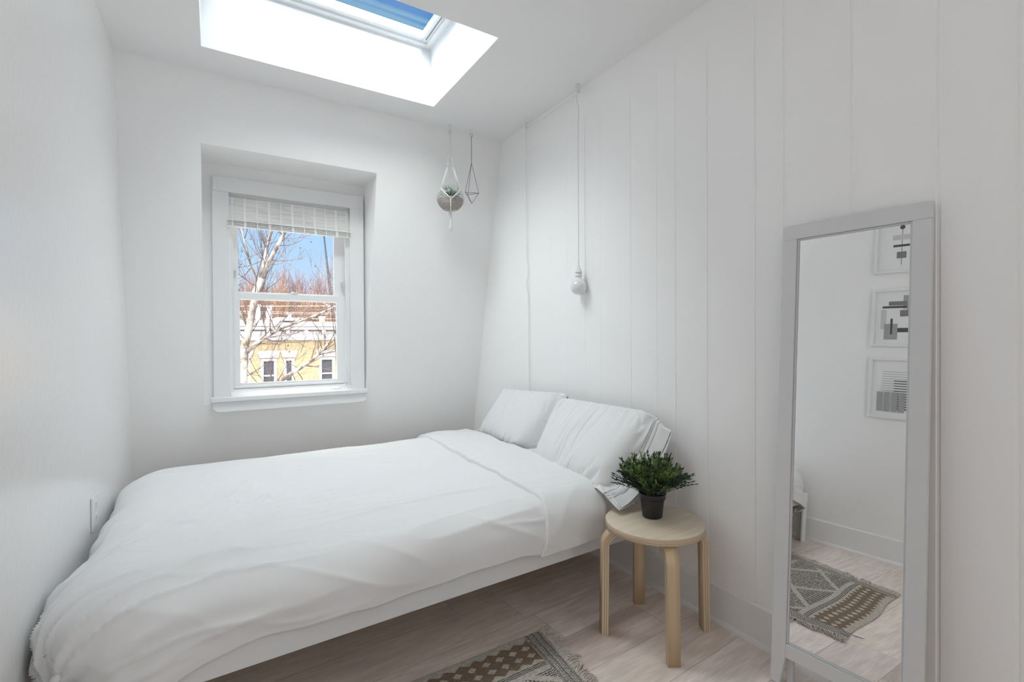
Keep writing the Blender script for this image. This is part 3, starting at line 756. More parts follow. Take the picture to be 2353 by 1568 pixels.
for ang in (-29, 61, 151, -119.5):
    bm = bmesh.new()
    w = 0.0235; th = 0.026
    # outer profile in (radial, z)
    ctr = [(0.06, 0.407), (0.10, 0.407), (0.145, 0.407)]
    R = 0.052
    for k in range(0, 10):
        t = math.pi/2*(k+0.0)/9
        ctr.append((0.150+R*math.sin(t), 0.407-R+R*math.cos(t)))
    ctr += [(0.204, 0.22), (0.207, 0.0)]
    L0 = []; L1 = []
    for i, (r, z) in enumerate(ctr):
        pr_, pz = ctr[max(i-1, 0)]; nr_, nz = ctr[min(i+1, len(ctr)-1)]
        tx, tz = nr_-pr_, nz-pz; l = math.hypot(tx, tz); nx, nz2 = -tz/l, tx/l     # outward/up normal
        if nz2 < 0 and i < 3: nx, nz2 = -nx, -nz2
        L0.append((r+nx*th/2, z+nz2*th/2)); L1.append((r-nx*th/2, z-nz2*th/2))
    # make sure the outside is the one further out
    A = []
    for (ra, za), (rb, zb) in zip(L0, L1):
        A.append([bm.verts.new((ra, -w, za)), bm.verts.new((ra, w, za)), bm.verts.new((rb, w, zb)), bm.verts.new((rb, -w, zb))])
    for p, q in zip(A, A[1:]):
        f = bm.faces.new((p[0], p[1], q[1], q[0])); f.material_index = 0; f.smooth = True
        f = bm.faces.new((p[2], p[3], q[3], q[2])); f.material_index = 0; f.smooth = True
        f = bm.faces.new((p[1], p[2], q[2], q[1])); f.material_index = 1
        f = bm.faces.new((p[3], p[0], q[0], q[3])); f.material_index = 1
    bm.faces.new(A[0]).material_index = 1; bm.faces.new(A[-1][::-1]).material_index = 1
    # laminate lines: thin darker strips let into both narrow sides
    for off in (-0.0045, 0.0045):
        for sy in (-1, 1):
            pts = []
            for (ra, za), (rb, zb) in zip(L0, L1):
                t = 0.5+off/th; pts.append((ra+(rb-ra)*t, sy*(w-0.0002), za+(zb-za)*t))
            tube(bm, pts, 0.0009, 5, mi=2)
    lg = fin('leg', bm, [BIRCHL, mat('pale_laminate', (0.66, 0.53, 0.36), .5), mat('laminate_glue_line', (0.34, 0.22, 0.12), .6)], recalc=True, bevel=0.0)
    lg.parent = stool; lg.rotation_euler = (0, 0, math.radians(ang))

# ================================================================== POTTED PLANT
PX, PY, PZ = 1.535, 1.402, 0.4502
pot = empty('potted_plant', (PX, PY, PZ), 'leafy artificial plant in a black plastic pot on the wooden stool', 'plant')
BLACKP = mat('black_plastic', (0.025, 0.024, 0.025), 0.45)
bm = bmesh.new()
lathe(bm, [(0.0001, 0.0), (0.036, 0.0), (0.040, 0.004), (0.0475, 0.076), (0.0485, 0.077), (0.0525, 0.078), (0.0545, 0.098), (0.0535, 0.0995), (0.0505, 0.099), (0.0475, 0.075), (0.0001, 0.073)], n=64)
local(fin('pot', bm, BLACKP, smooth=True), pot)
bm = bmesh.new(); lathe(bm, [(0.0485, 0.080), (0.03, 0.084), (0.0001, 0.086)], n=32); local(fin('soil', bm, varied(mat('dark_soil', (.03, .02, .015), .9), (.02, .015, .01), (.06, .045, .03), (1, 1, 1), 200)), pot)
LEAF = varied(mat('green_leaf', (0.08, 0.16, 0.05), 0.45, spec=0.35), (0.10, 0.19, 0.06), (0.32, 0.44, 0.15), (1, 1, 1), 22, 2)
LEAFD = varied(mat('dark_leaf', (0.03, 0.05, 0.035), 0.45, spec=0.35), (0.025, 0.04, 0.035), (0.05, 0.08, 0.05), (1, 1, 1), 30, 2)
rnd = random.Random(11)
bm = bmesh.new()
def leaf(bm, p, d, ln, wd, mi):
    d = d.normalized(); a = Vector((rnd.uniform(-1, 1), rnd.uniform(-1, 1), rnd.uniform(-1, 1)))
    s = d.cross(a).normalized(); n = s.cross(d)
    pts = []
    for t, w, c in ((0, 0.12, 0), (0.3, 0.8, 0.02), (0.55, 1.0, 0.03), (0.8, 0.6, 0.0), (1.0, 0.0, -0.06)):
        q = p+d*ln*t+n*ln*c
        pts.append((q, s*wd*w*0.5))
    prev = None
    for q, w in pts:
        cur = (bm.verts.new(q-w), bm.verts.new(q-n*w.length*0.35), bm.verts.new(q+w)) if w.length > 1e-7 else None
        if prev and cur:
            for i in (0, 1):
                f = bm.faces.new((prev[i], prev[i+1], cur[i+1], cur[i])); f.material_index = mi; f.smooth = True
        elif prev:
            tip = bm.verts.new(q)
            for i in (0, 1):
                f = bm.faces.new((prev[i], prev[i+1], tip)); f.material_index = mi
        prev = cur
NST = 240
for k in range(NST):
    th = rnd.uniform(0, 2*math.pi)
    inc = math.acos(1-rnd.random()**1.15*0.97)               # 0 = straight up
    outer = inc > 1.12
    if outer and rnd.random() < 0.35: inc *= 0.8
    inc *= 0.92; ln = rnd.uniform(0.105, 0.168)*(1.06-0.30*inc/1.4)+(0.022 if rnd.random() < 0.12 else 0)
    p = Vector((0.028*math.cos(th)*inc, 0.028*math.sin(th)*inc, 0.082))
    d = Vector((math.sin(inc*0.72)*math.cos(th), math.sin(inc*0.72)*math.sin(th), math.cos(inc*0.72)+0.25)).normalized()
    tgt = Vector((math.sin(inc)*math.cos(th), math.sin(inc)*math.sin(th), math.cos(inc)))
    pts = [p.copy()]; n = 12
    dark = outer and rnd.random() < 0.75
    for i in range(n):
        t = i/n; dd = (d*(1-t)+tgt*t+Vector((rnd.uniform(-.12, .12), rnd.uniform(-.12, .12), rnd.uniform(-.1, .1)))).normalized()
        p = p+dd*ln/n
        if (p.xy.length < 0.056 and p.z < 0.1): p.z = max(p.z, 0.10)
        pts.append(p.copy())
        if i > 2:
            for q in range(2 if i < 6 else 3):
                ld = (dd*rnd.uniform(0.7, 1.3)+Vector((rnd.uniform(-1, 1), rnd.uniform(-1, 1), rnd.uniform(-.5, 1)))*0.62)
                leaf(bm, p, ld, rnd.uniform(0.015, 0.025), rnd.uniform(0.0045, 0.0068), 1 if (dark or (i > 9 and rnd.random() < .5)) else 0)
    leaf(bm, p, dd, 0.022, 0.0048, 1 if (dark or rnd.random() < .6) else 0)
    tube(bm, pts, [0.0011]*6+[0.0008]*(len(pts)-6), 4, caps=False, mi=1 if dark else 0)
for th0, inc0, L0_ in ((2.75, 1.35, .150), (2.45, 1.25, .140), (-1.05, 1.30, .145), (-0.75, 1.15, .150), (-1.3, 1.0, .15), (-0.5, 1.3, .13), (3.1, 1.05, .15), (1.0, 1.1, .13), (-2.2, 1.3, .12)):
    for rpt in range(2):
        th = th0+rnd.uniform(-.12, .12); inc = inc0+rnd.uniform(-.1, .1); p = Vector((0.03*math.cos(th), 0.03*math.sin(th), 0.088)); pts = [p.copy()]
        tgt = Vector((math.sin(inc)*math.cos(th), math.sin(inc)*math.sin(th), math.cos(inc)))
        for i in range(10):
            dd = (tgt+Vector((rnd.uniform(-.1, .1), rnd.uniform(-.1, .1), 0.45*(1-i/10)))).normalized(); p = p+dd*L0_/10; pts.append(p.copy())
            if i > 3:
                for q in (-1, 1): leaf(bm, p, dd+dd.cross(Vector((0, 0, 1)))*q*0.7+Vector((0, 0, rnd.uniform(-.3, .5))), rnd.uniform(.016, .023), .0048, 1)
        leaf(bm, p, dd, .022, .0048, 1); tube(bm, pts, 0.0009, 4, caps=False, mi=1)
local(fin('foliage', bm, [LEAF, LEAFD], recalc=False), pot)

# ================================================================== LEANING MIRROR
mirror = empty('floor_mirror', (1.632, 0.963, 0), 'tall white-framed mirror leaning against the grooved board wall', 'mirror')
yaw, tilt = math.radians(-4), math.radians(3.6)
bvec = Vector((math.cos(yaw), -math.sin(yaw), 0)); hv = Vector((-math.sin(yaw), -math.cos(yaw), 0))
upv = bvec*math.sin(tilt)+Vector((0, 0, math.cos(tilt))); nb = hv.cross(upv).normalized()   # toward the wall if x>0
if nb.x < 0: nb = -nb
MM = Matrix(((hv.x, nb.x, upv.x, 0), (hv.y, nb.y, upv.y, 0), (hv.z, nb.z, upv.z, 0), (0, 0, 0, 1)))
MW = 0.414; MH = 1.580; ST = 0.047; D0 = 0.0; D1 = 0.019
def mbox(bm, h0, h1, u0, u1, d0=D0, d1=D1): box(bm, (h0, d0, u0), (h1, d1, u1), M=MM)
def mpoly(bm, pts, d0=D0, d1=D1):
    f = [bm.verts.new(MM @ Vector((h, d0, u))) for h, u in pts]; g = [bm.verts.new(MM @ Vector((h, d1, u))) for h, u in pts]
    bm.faces.new(f); bm.faces.new(g[::-1])
    for i in range(len(pts)): bm.faces.new((f[i], f[(i+1) % len(pts)], g[(i+1) % len(pts)], g[i]))
bm = bmesh.new()
mpoly(bm, [(0, 0.002), (0.030, 0.002), (ST, 0.100), (ST, MH-0.050), (0, MH-0.050)])
mpoly(bm, [(MW, 0.002), (MW-0.030, 0.002), (MW-ST, 0.100), (MW-ST, MH-0.050), (MW, MH-0.050)])
mbox(bm, 0, MW, MH-0.050, MH); mbox(bm, ST, MW-ST, 0.100, 0.146)
# thin inner bead
for a_ in ((ST, ST+0.006, 0.146, MH-0.05), (MW-ST-0.006, MW-ST, 0.146, MH-0.05), (ST+.006, MW-ST-.006, 0.146, 0.152), (ST+.006, MW-ST-.006, MH-0.056, MH-0.05)):
    mbox(bm, *a_, 0.006, 0.019)
local(fin('mirror_frame', bm, mat('mirror_frame_white', (0.66, 0.665, 0.67), .38), bevel=0.0018), mirror)
MIR = mat('silvered_glass', (0.90, 0.905, 0.90), 0.0, metal=1.0)
bm = bmesh.new(); mbox(bm, ST+0.004, MW-ST-0.004, 0.150, MH-0.054, 0.010, 0.013)
local(fin('mirror_glass', bm, MIR), mirror)
bm = bmesh.new(); mbox(bm, 0.02, MW-0.02, 0.12, MH-0.06, 0.019, 0.0215); local(fin('backing_board', bm, mat('brown_hardboard', (.35, .25, .16), .8)), mirror)
for h0 in (0.036, MW-0.066):
    bm = bmesh.new()
    y0, y1 = 0.028, 0.058
    v = []
    for (h, d, u) in ((h0, 0.034, 0.003), (h0+0.022, 0.034, 0.003), (h0+0.022, 0.050, 0.003), (h0, 0.050, 0.003), (h0, 0.026, 0.9), (h0+0.022, 0.026, 0.9), (h0+0.022, 0.040, 0.9), (h0, 0.040, 0.9)):
        v.append(bm.verts.new(MM @ Vector((h, d, u))))
    for f in ((0,3,2,1),(4,5,6,7),(0,1,5,4),(1,2,6,5),(2,3,7,6),(3,0,4,7)): bm.faces.new([v[i] for i in f])
    local(fin('rear_leg', bm, mat('mirror_frame_white'), bevel=0.0015), mirror)

# ================================================================== PICTURES ON THE LEFT WALL
PAPER = mat('matt_art_paper', (0.80, 0.80, 0.80), 0.8)
INK1, INK2, INK3, INK4 = (mat('charcoal_ink', (.09, .09, .09), .8), mat('mid_grey_ink', (.22, .22, .22), .8), mat('grey_ink', (.36, .36, .36), .8), mat('pale_grey_ink', (.58, .58, .58), .8))
def picture(zb, zt, label, art):
    yl_, yr_ = 1.240, 0.945            # in the mirror the high-y edge shows on the left
    yc = (yl_+yr_)/2; x0 = xl(yc)
    root = empty('framed_picture', (x0, yc, zb), label, 'picture', 'framed prints on the left wall')
    def B(bm, y0, y1, z0, z1, d0, d1): box(bm, (d0, y0-yc, z0-zb), (d1, y1-yc, z1-zb))
    bm = bmesh.new(); f = 0.020
    B(bm, yr_, yr_+f, zb, zt, 0.0, 0.030); B(bm, yl_-f, yl_, zb, zt, 0.0, 0.030); B(bm, yr_+f, yl_-f, zb, zb+f, 0.0, 0.030); B(bm, yr_+f, yl_-f, zt-f, zt, 0.0, 0.030)
    local(fin('picture_frame', bm, TRIM, bevel=0.002), root)
    # print: paper with inked shapes lying a hair above it, one part
    bm = bmesh.new(); mats = [PAPER, INK1, INK2, INK3, INK4]
    box(bm, (0.010, yr_+f-yc, f), (0.014, yl_-f-yc, zt-f-zb), 0)
    W_ = yl_-yr_-2*f; H_ = zt-zb-2*f
    # art coordinates s: 0 left .. 1 right as seen facing the picture in the mirror; t: 0 top .. 1 bottom
    for k, (kind, s0, s1, t0, t1, mi) in enumerate(art):
        x = 0.0143+0.0002*k
        Y = lambda s: (yl_-f-yc)-s*W_
        Zf = lambda t: (zt-f-zb)-t*H_
        if kind == 'r':
            q = [(Y(s0), Zf(t0)), (Y(s1), Zf(t0)), (Y(s1), Zf(t1)), (Y(s0), Zf(t1))]
        else:
            q = [(Y(s0)+s1*W_*math.cos(2*math.pi*i/32), Zf(t0)+s1*W_*math.sin(2*math.pi*i/32)) for i in range(32)]
        fc = bm.faces.new([bm.verts.new((x, yy, zz)) for yy, zz in q]); fc.material_index = mi
    local(fin('print', bm, mats), root)
    return root
artA = [('r', .49, .51, .15, .9, 3), ('r', .30, .75, .30, .40, 4), ('c', .5, .055, .15, 0, 1), ('r', .32, .72, .495, .54, 1), ('r', .40, .60, .64, .77, 2)]
artB = [('r', .12, .24, .35, .72, 4), ('r', .58, .88, .08, .34, 3), ('r', .28, .66, .19, .27, 2), ('r', .15, .66, .28, .32, 1), ('r', .66, .80, .14, .36, 3), ('r', .52, .82, .36, .48, 2), ('r', .20, .48, .62, .92, 3), ('r', .33, .375, .52, .82, 1), ('r', .48, .88, .70, .78, 1), ('r', .74, .92, .66, .86, 2)]
artC = [('r', .22-.004*i, .80-.004*i, .20+.043*i, .208+.043*i, 3) for i in range(9)]+[('r', .46+.012*(i > 5), .92, .36+.046*i, .374+.046*i, 1) for i in range(12)]+[('r', .12+.15*i, .24+.15*i, .575, .93, 3) for i in range(4)]
picture(1.872, 2.250, 'framed grey print with a dot above stacked bars, topmost of three on left wall', artA)
picture(1.380, 1.768, 'framed grey print of overlapping rectangles, middle of three on left wall', artB)
picture(0.910, 1.308, 'framed grey print of thin stripes over four bars, lowest on left wall', artC)

# ================================================================== OUTLET
out = empty('wall_outlet', (xl(2.49), 2.49, 0.515), 'white double power outlet on left wall beside the bed', 'outlet')
bm = bmesh.new(); box(bm, (0, -0.056, -0.066), (0.007, 0.056, 0.066)); local(fin('cover_plate', bm, mat('white_plastic', (.8, .8, .8), .3), bevel=0.004), out)
for dz in (-0.026, 0.026):
    bm = bmesh.new(); box(bm, (0.006, -0.020, dz-0.017), (0.0095, 0.020, dz+0.017)); r_ = local(fin('receptacle', bm, mat('white_plastic'), bevel=0.002), out)
    bm = bmesh.new()
    for dy in (-0.008, 0.008): box(bm, (0.0093, dy-0.0012, dz-0.002), (0.0098, dy+0.0012, dz+0.008))
    box(bm, (0.0093, -0.0025, dz-0.012), (0.0098, 0.0025, dz-0.007)); local(fin('slots', bm, mat('dark_slot', (.03, .03, .03), .6)), r_)

# ================================================================== RUG
rug = empty('rug', (0.63, 1.26, 0), 'woven cream, brown and black patterned rug with fringed ends on the floor', 'rug')
RC = {'FR': (1.115, 1.612), 'FL': (0.075, 1.600), 'NL': (0.235, 0.905), 'NR': (1.040, 0.905)}
nu, nv = 520, 360
s = np.linspace(0, 1, nu)[:, None]+np.zeros((1, nv)); t = np.linspace(0, 1, nv)[None, :]+np.zeros((nu, 1))
def bil(s, t):
    X = (1-s)*(1-t)*RC['NL'][0]+s*(1-t)*RC['NR'][0]+s*t*RC['FR'][0]+(1-s)*t*RC['FL'][0]
    Y = (1-s)*(1-t)*RC['NL'][1]+s*(1-t)*RC['NR'][1]+s*t*RC['FR'][1]+(1-s)*t*RC['FL'][1]
    return X, Y
Xr, Yr = bil(s, t)
Yr = Yr+0.008*np.sin(s*9)*(1-t)
u = s*1.0; vv = t*0.71                                            # metres along / across
Zr = 0.0065+0.0015*vnoise(u*9, vv*9, 50)+0.0008*np.abs(np.sin(u*1000*0.9))*0+0.0012*(vnoise(u*180, vv*150, 51))
Zr = Zr+0.004*np.clip(vnoise(u*3.2+3, vv*3.5, 52), 0, 1)
P = np.stack([Xr-0.63, Yr-1.26, Zr], 2)
fu = (u[:-1, :-1]+u[1:, 1:])/2; fv = (vv[:-1, :-1]+vv[1:, 1:])/2
H_ = 0.71
d = np.minimum(fv, H_-fv); e = np.minimum(fu, 1-fu)
fr = lambda q: q-np.floor(q)
tri = lambda q: np.abs(fr(q)-0.5)*2
idx = np.zeros(fu.shape, int)                                     # 0 cream 1 brown 2 dark 3 pale grey
jit = 0.10*vnoise(fu*260, fv*60, 53)
band = (d > 0.014) & (d < 0.158)
p_ = fu/0.056; q_ = (d-0.022)/0.045
lat = np.abs(fr(p_)-0.5)+np.abs(fr(q_+0.5*0)-0.5)
diam = np.abs(fr(p_)-0.5)*1.0+np.abs(fr(q_)-0.5)*1.0
inrows = (q_ > 0) & (q_ < 3)
brown = inrows & ~((diam+jit > 0.5) & ((np.abs(fr(p_+0.5)-0.5)+np.abs(fr(q_+0.5)-0.5)) < 0.34+jit*0.3))
edgez = (q_ < 0.0+0.42*tri(p_)) | (q_ > 3-0.42*tri(p_))
idx[band & brown & ~edgez] = 1
for c in (0.166, 0.174, 0.182): idx[(np.abs(d-c) < 0.0016)] = 2
cen = d > 0.190
hw = H_/2-0.190; yo = np.abs(fv-H_/2)
zz = hw*np.abs(fr(fu/0.46+0.25)-0.5)*2
lineb = np.abs(yo-zz) < 0.016
inside = yo < zz
ck1 = ((np.floor(fu/0.0105)+np.floor(fv/0.0105)) % 2 == 0)
pp = fr(fu/0.011); ck2 = (fr(fv/0.0095) < 0.30+0.45*np.abs(pp-0.5)*2)
m = cen & ~lineb & (d > 0.205)
idx[m & inside & ck1] = 2
idx[m & ~inside & ck2] = 2
eb = e < 0.075
idx[eb] = 0
k_ = fr(e/0.0125)
idx[eb & (k_ < 0.22)] = 2
idx[eb & (k_ > 0.45) & (k_ < 0.8) & (fr(fv/0.009+np.floor(e/0.0125)*0.5) < 0.5)] = 2
idx[e < 0.006] = 0
CREAM = varied(mat('cream_wool', (.5, .46, .4), .95, spec=.1), (.40, .37, .32), (.54, .50, .44), (1, 1, 1), 90, 3)
BROWN = varied(mat('brown_wool', (.2, .13, .08), .95, spec=.1), (.16, .115, .08), (.27, .205, .15), (1, 6, 1), 110, 3)
DARK = varied(mat('charcoal_wool', (.06, .06, .06), .95, spec=.1), (.05, .05, .05), (.13, .13, .125), (1, 1, 1), 120, 3)
g = grid_mesh('woven_body', P, [CREAM, BROWN, DARK], rug, matidx=idx)
sd_ = g.modifiers.new('thickness', 'SOLIDIFY'); sd_.thickness = 0.005; sd_.offset = -1
rnd = random.Random(5)
def fringe(side):
    bm = bmesh.new()
    n = 62
    for i in range(n):
        t0_ = (i+0.5)/n
        lean = 0.9*vnoise(np.array([t0_*9.0]), np.array([side*3.0]), 60)[0]+0.7*vnoise(np.array([t0_*27.0]), np.array([side*7.0]), 61)[0]
        L0_ = rnd.uniform(0.038, 0.068)
        for k in range(9):
            off_ = rnd.uniform(-0.5, 0.5)/n
            X0, Y0 = bil(1.0 if side > 0 else 0.0, min(max(t0_+off_, 0), 1))
            L = L0_*rnd.uniform(0.75, 1.1); a = lean+rnd.uniform(-0.22, 0.22); pinch = -off_*0.71*0.75; h_ = rnd.random()
            pts = []
            for j in range(7):
                q = j/6
                x = X0+side*L*q*math.cos(a*q); y = Y0+pinch*math.sin(min(q*1.6, 1)*math.pi/2)+L*q*math.sin(a*q)+0.0015*math.sin(q*14+k*2)
                z = 0.006+0.010*h_*math.sin(q*2.6)-0.004*q
                pts.append((x-0.63, y-1.26, max(z, 0.0014)))
            tube(bm, pts, [0.0012, 0.0013, 0.0013, 0.0012, 0.0012, 0.0011, 0.0007], 4, caps=False)
    f = fin('fringe', bm, mat('fringe_cotton', (0.62, 0.57, 0.51), .95, spec=.1), rug, recalc=False); f['kind'] = 'stuff'
fringe(1); fringe(-1)
bm = bmesh.new()
v = [bm.verts.new(p) for p in ((0.985-0.63, 0.905-1.26, 0.006), (0.965-0.63, 0.905-1.26, 0.006), (0.945-0.63, 0.872-1.26, 0.002), (0.965-0.63, 0.868-1.26, 0.002))]
bm.faces.new(v); w_ = [bm.verts.new(p.co-Vector((0, 0, 0.0008))) for p in v]; bm.faces.new(w_[::-1])
fin('care_label', bm, mat('white_satin_label', (.8, .8, .8), .5), rug)

# ================================================================== PENDANT LAMP
CORD = mat('white_textile_cord', (0.78, 0.78, 0.78), 0.7)
HK = mat('white_painted_hook', (0.72, 0.72, 0.72), 0.35)
LX, LY = 1.742, 2.12
lamp = empty('pendant_lamp', (LX, LY, 1.425), 'bare white globe bulb hanging on a wavy white cord by the board wall', 'lamp')
def off(root, o):
    o.parent = root; o.matrix_parent_inverse = Matrix.Translation(-Vector(root.location)); return o
rnd = random.Random(9)
def wavy(p0, p1, n, amp, seed, per=0.17):
    r = random.Random(seed); pts = []
    p0 = Vector(p0); p1 = Vector(p1); ph = r.uniform(0, 6)
    for i in range(n+1):
        t = i/n; p = p0.lerp(p1, t); s = (p0-p1).length*t
        w = math.sin(s*2*math.pi/per+ph+1.2*math.sin(s*5))*amp*math.sin(math.pi*min(1, t*5+0.02))*min(1, (1-t)*8+0.1)
        pts.append(p+Vector((-abs(w)*0.4, w, 0)))
    return pts
bm = bmesh.new()
tube(bm, wavy((LX, LY, 2.555), (LX, LY, 1.602), 70, 0.013, 4, 0.30), 0.0028, 8)
# runs along the ceiling corner to the second hook and drops behind the bed
mid = []
for i in range(15):
    t = i/14; mid.append((XR-0.018-0.012*math.sin(math.pi*t), LY+0.01+(2.665-LY)*t, 2.567-0.018*math.sin(math.pi*t)))
tube(bm, [(LX, LY, 2.555), (LX+0.01, LY+0.005, 2.562)]+mid+[(1.762, 2.672, 2.55)], 0.0026, 8)
tube(bm, wavy((1.762, 2.675, 2.552), (1.772, 2.69, 1.7), 60, 0.011, 8, 0.26)+wavy((1.772, 2.68, 1.69), (1.772, 2.66, 0.42), 80, 0.013, 12, 0.24), 0.0026, 8)
off(lamp, fin('cord', bm, CORD, smooth=True))
def hook(root, x, y, z=ZC, r=0.011):
    bm = bmesh.new()
    tube(bm, [(x, y, z), (x, y, z-0.018)], 0.0026, 8); lathe(bm, [(0.009, 0), (0.009, -0.003), (0.003, -0.006)], (x, y, z), 16)
    pts = [(x, y+r*math.sin(t), z-0.018-r+r*math.cos(t)) for t in np.linspace(0, math.radians(290), 20)]
    tube(bm, pts, 0.0026, 8); off(root, fin('hook', bm, HK, smooth=True))
hook(lamp, LX+0.004, LY, ZC); hook(lamp, 1.762, 2.674, ZC)
bm = bmesh.new()
lathe(bm, [(0.0035, 0.185), (0.0050, 0.165), (0.0055, 0.163), (0.0095, 0.150), (0.0165, 0.141), (0.0175, 0.140), (0.0175, 0.129), (0.0205, 0.1285), (0.0205, 0.126), (0.0190, 0.1255), (0.0185, 0.108), (0.0205, 0.1075), (0.0205, 0.105), (0.0165, 0.1045), (0.0001, 0.104)][::-1], (LX, LY, 1.425), 32)
off(lamp, fin('socket', bm, mat('white_bakelite', (.74, .74, .74), .35), smooth=True))
bm = bmesh.new()
R = 0.0455; c = 0.0455
prof = [(R*math.sin(t), c-R*math.cos(t)) for t in np.linspace(0.001, 2.62, 30)]+[(0.0195, 0.090), (0.0165, 0.096), (0.016, 0.106)]
lathe(bm, prof, (LX, LY, 1.425), 48)
off(lamp, fin('bulb', bm, mat('opal_glass', (.74, .74, .75), .08, **{'Coat Weight': 0.5, 'Coat Roughness': 0.03}), smooth=True))

# ================================================================== MACRAME HANGER + TERRARIUM
HX, HY = 1.347, 2.960
rope = mat('white_cotton_rope', (0.80, 0.79, 0.77), 0.9, bump=(900, 0.5, 0.001))
mac = empty('macrame_hanger', (HX, HY, 1.895), 'white macrame plant hanger with knotted tassel hung from ceiling hook', 'plant hanger')
hook(mac, HX, HY)
bm = bmesh.new()
tube(bm, [(HX+0.006*math.cos(t), HY, 2.546+0.017*math.sin(t)) for t in np.linspace(0, 2*math.pi, 20, endpoint=False)], 0.0014, 6, closed=True)
off(mac, fin('ring', bm, mat('grey_metal', (.35, .35, .36), .4, metal=.6), smooth=True))
bm = bmesh.new()
C0 = Vector((HX, HY, 2.117)); RB = 0.088
tube(bm, [(HX, HY, 2.532), (HX, HY, 2.46)], 0.0035, 8)
def twist(bm, p0, p1, r, turns, n=2, rad=0.0025):
    p0 = Vector(p0); p1 = Vector(p1); ax = (p1-p0).normalized(); a = ax.cross(Vector((0.3, 1, 0))).normalized(); b_ = ax.cross(a)
    for k in range(n):
        pts = []
        for i in range(turns*8+1):
            t = i/(turns*8); ph = 2*math.pi*turns*t+2*math.pi*k/n
            pts.append(p0.lerp(p1, t)+(a*math.cos(ph)+b_*math.sin(ph))*r)
        tube(bm, pts, rad, 5)
twist(bm, (HX, HY, 2.535), (HX, HY, 2.47), 0.004, 3, 3)
angs = [math.radians(v) for v in (-160, -62, 20, 110)]
for a_ in angs:
    dx, dy = math.cos(a_), math.sin(a_)
    k0 = Vector((HX+dx*0.014, HY+dy*0.014, 2.375)); k1 = Vector((HX+dx*0.022, HY+dy*0.022, 2.32))
    for o_ in (-0.002, 0.002): tube(bm, [(HX+o_, HY, 2.47), k0+Vector((o_, 0, 0))], 0.0019, 5)
    twist(bm, k0, k1, 0.0038, 4, 2, 0.0026)
    bot = Vector((HX+dx*RB*0.95, HY+dy*RB*0.95, C0.z+0.045))
    for o_ in (-0.003, 0.003): tube(bm, [k1+Vector((o_, 0, 0)), bot+Vector((o_, 0, 0))], 0.0019, 5)
# diamond net round the bowl
def sph(a_, z, r=RB+0.004):
    h = z-C0.z; rr = math.sqrt(max(r*r-h*h, 0.0004)); return Vector((HX+rr*math.cos(a_), HY+rr*math.sin(a_), z))
for i, a_ in enumerate(angs):
    for sgn_ in (-1, 1):
        a2 = a_+sgn_*math.radians(47)
        for o_ in (-0.0025, 0.0025):
            tube(bm, [sph(a_+(a2-a_)*t+o_*8, C0.z+0.045-0.072*t, RB+0.004) for t in np.linspace(0, 1, 8)], 0.0019, 5)
for a_ in angs:
    a2 = a_+math.radians(47)
    for o_ in (-0.005, 0.0, 0.005):
        tube(bm, [sph(a2+o_*8*(1-t*0.3), C0.z-0.027-0.048*t, RB+0.003) for t in np.linspace(0, 1, 6)]+[Vector((HX+o_, HY, 2.036))], 0.0019, 5)
twist(bm, (HX, HY, 2.045), (HX, HY, 2.015), 0.005, 3, 3, 0.003)
off(mac, fin('net_cords', bm, rope, smooth=True))
bm = bmesh.new(); rnd = random.Random(2)
for k in range(16):
    a_ = rnd.uniform(0, 6.28); r_ = rnd.uniform(0, 0.008); L = rnd.uniform(0.10, 0.135); sx, sy = rnd.uniform(-.012, .012), rnd.uniform(-.012, .012)
    pts = [(HX+r_*math.cos(a_)+sx*t*t+0.003*math.sin(t*9+k), HY+r_*math.sin(a_)+sy*t*t, 2.022-L*t) for t in np.linspace(0, 1, 9)]
    tube(bm, pts, [0.0022]*8+[0.003], 5)
off(mac, fin('tassel', bm, rope, smooth=True))
terr = empty('glass_terrarium', (HX, HY, 2.045), 'round glass bowl with succulent hanging in the macrame net', 'terrarium')
g2, nt2, tr2 = glass_mat('thin_clear_glass', (0.93, 0.95, 0.95)); 
bm = bmesh.new()
prof = [(0.0001, -0.072), (0.047, -0.072), (0.052, -0.069)]+[(RB*math.cos(t), RB*math.sin(t)) for t in np.linspace(-0.90, 0.86, 22)]
lathe(bm, prof, (HX, HY, C0.z), 40); tube(bm, [(HX+0.0575*math.cos(t), HY+0.0575*math.sin(t), C0.z+0.0667) for t in np.linspace(0, 2*math.pi, 36, endpoint=False)], 0.0016, 6, closed=True)
off(terr, fin('bowl', bm, g2, smooth=True))
bm = bmesh.new()
prof = [(0.0001, -0.0695), (0.046, -0.0695)]+[((RB-0.003)*math.cos(t), (RB-0.003)*math.sin(t)) for t in np.linspace(-0.88, -0.05, 12)]+[(0.06, 0.004), (0.0001, 0.010)]
lathe(bm, prof, (HX, HY, C0.z-0.008), 40)
off(terr, fin('gravel', bm, varied(mat('sandy_gravel', (.35, .31, .28), .9), (.25, .22, .20), (.42, .38, .34), (1, 1, 1), 120), smooth=True))
bm = bmesh.new(); rnd = random.Random(21)
for k in range(60):
    a_ = rnd.uniform(0, 6.28); inc = rnd.uniform(0.1, 1.4); L = rnd.uniform(0.055, 0.085)
    p = Vector((HX, HY, C0.z+0.004)); d_ = Vector((math.sin(inc)*math.cos(a_), math.sin(inc)*math.sin(a_), math.cos(inc)))
    pts = [p.copy()]
    for j in range(6):
        p = p+d_*L/6; d_ = (d_+Vector((0.02*math.cos(a_), 0.02*math.sin(a_), -0.16))).normalized(); pts.append(p.copy())
    tube(bm, pts, [0.0045, 0.005, 0.0045, 0.0038, 0.003, 0.002, 0.0006], 5)
off(terr, fin('succulent', bm, varied(mat('grey_green_succulent', (.2, .28, .2), .6), (.14, .20, .15), (.36, .42, .34), (1, 1, 1), 40), smooth=True))

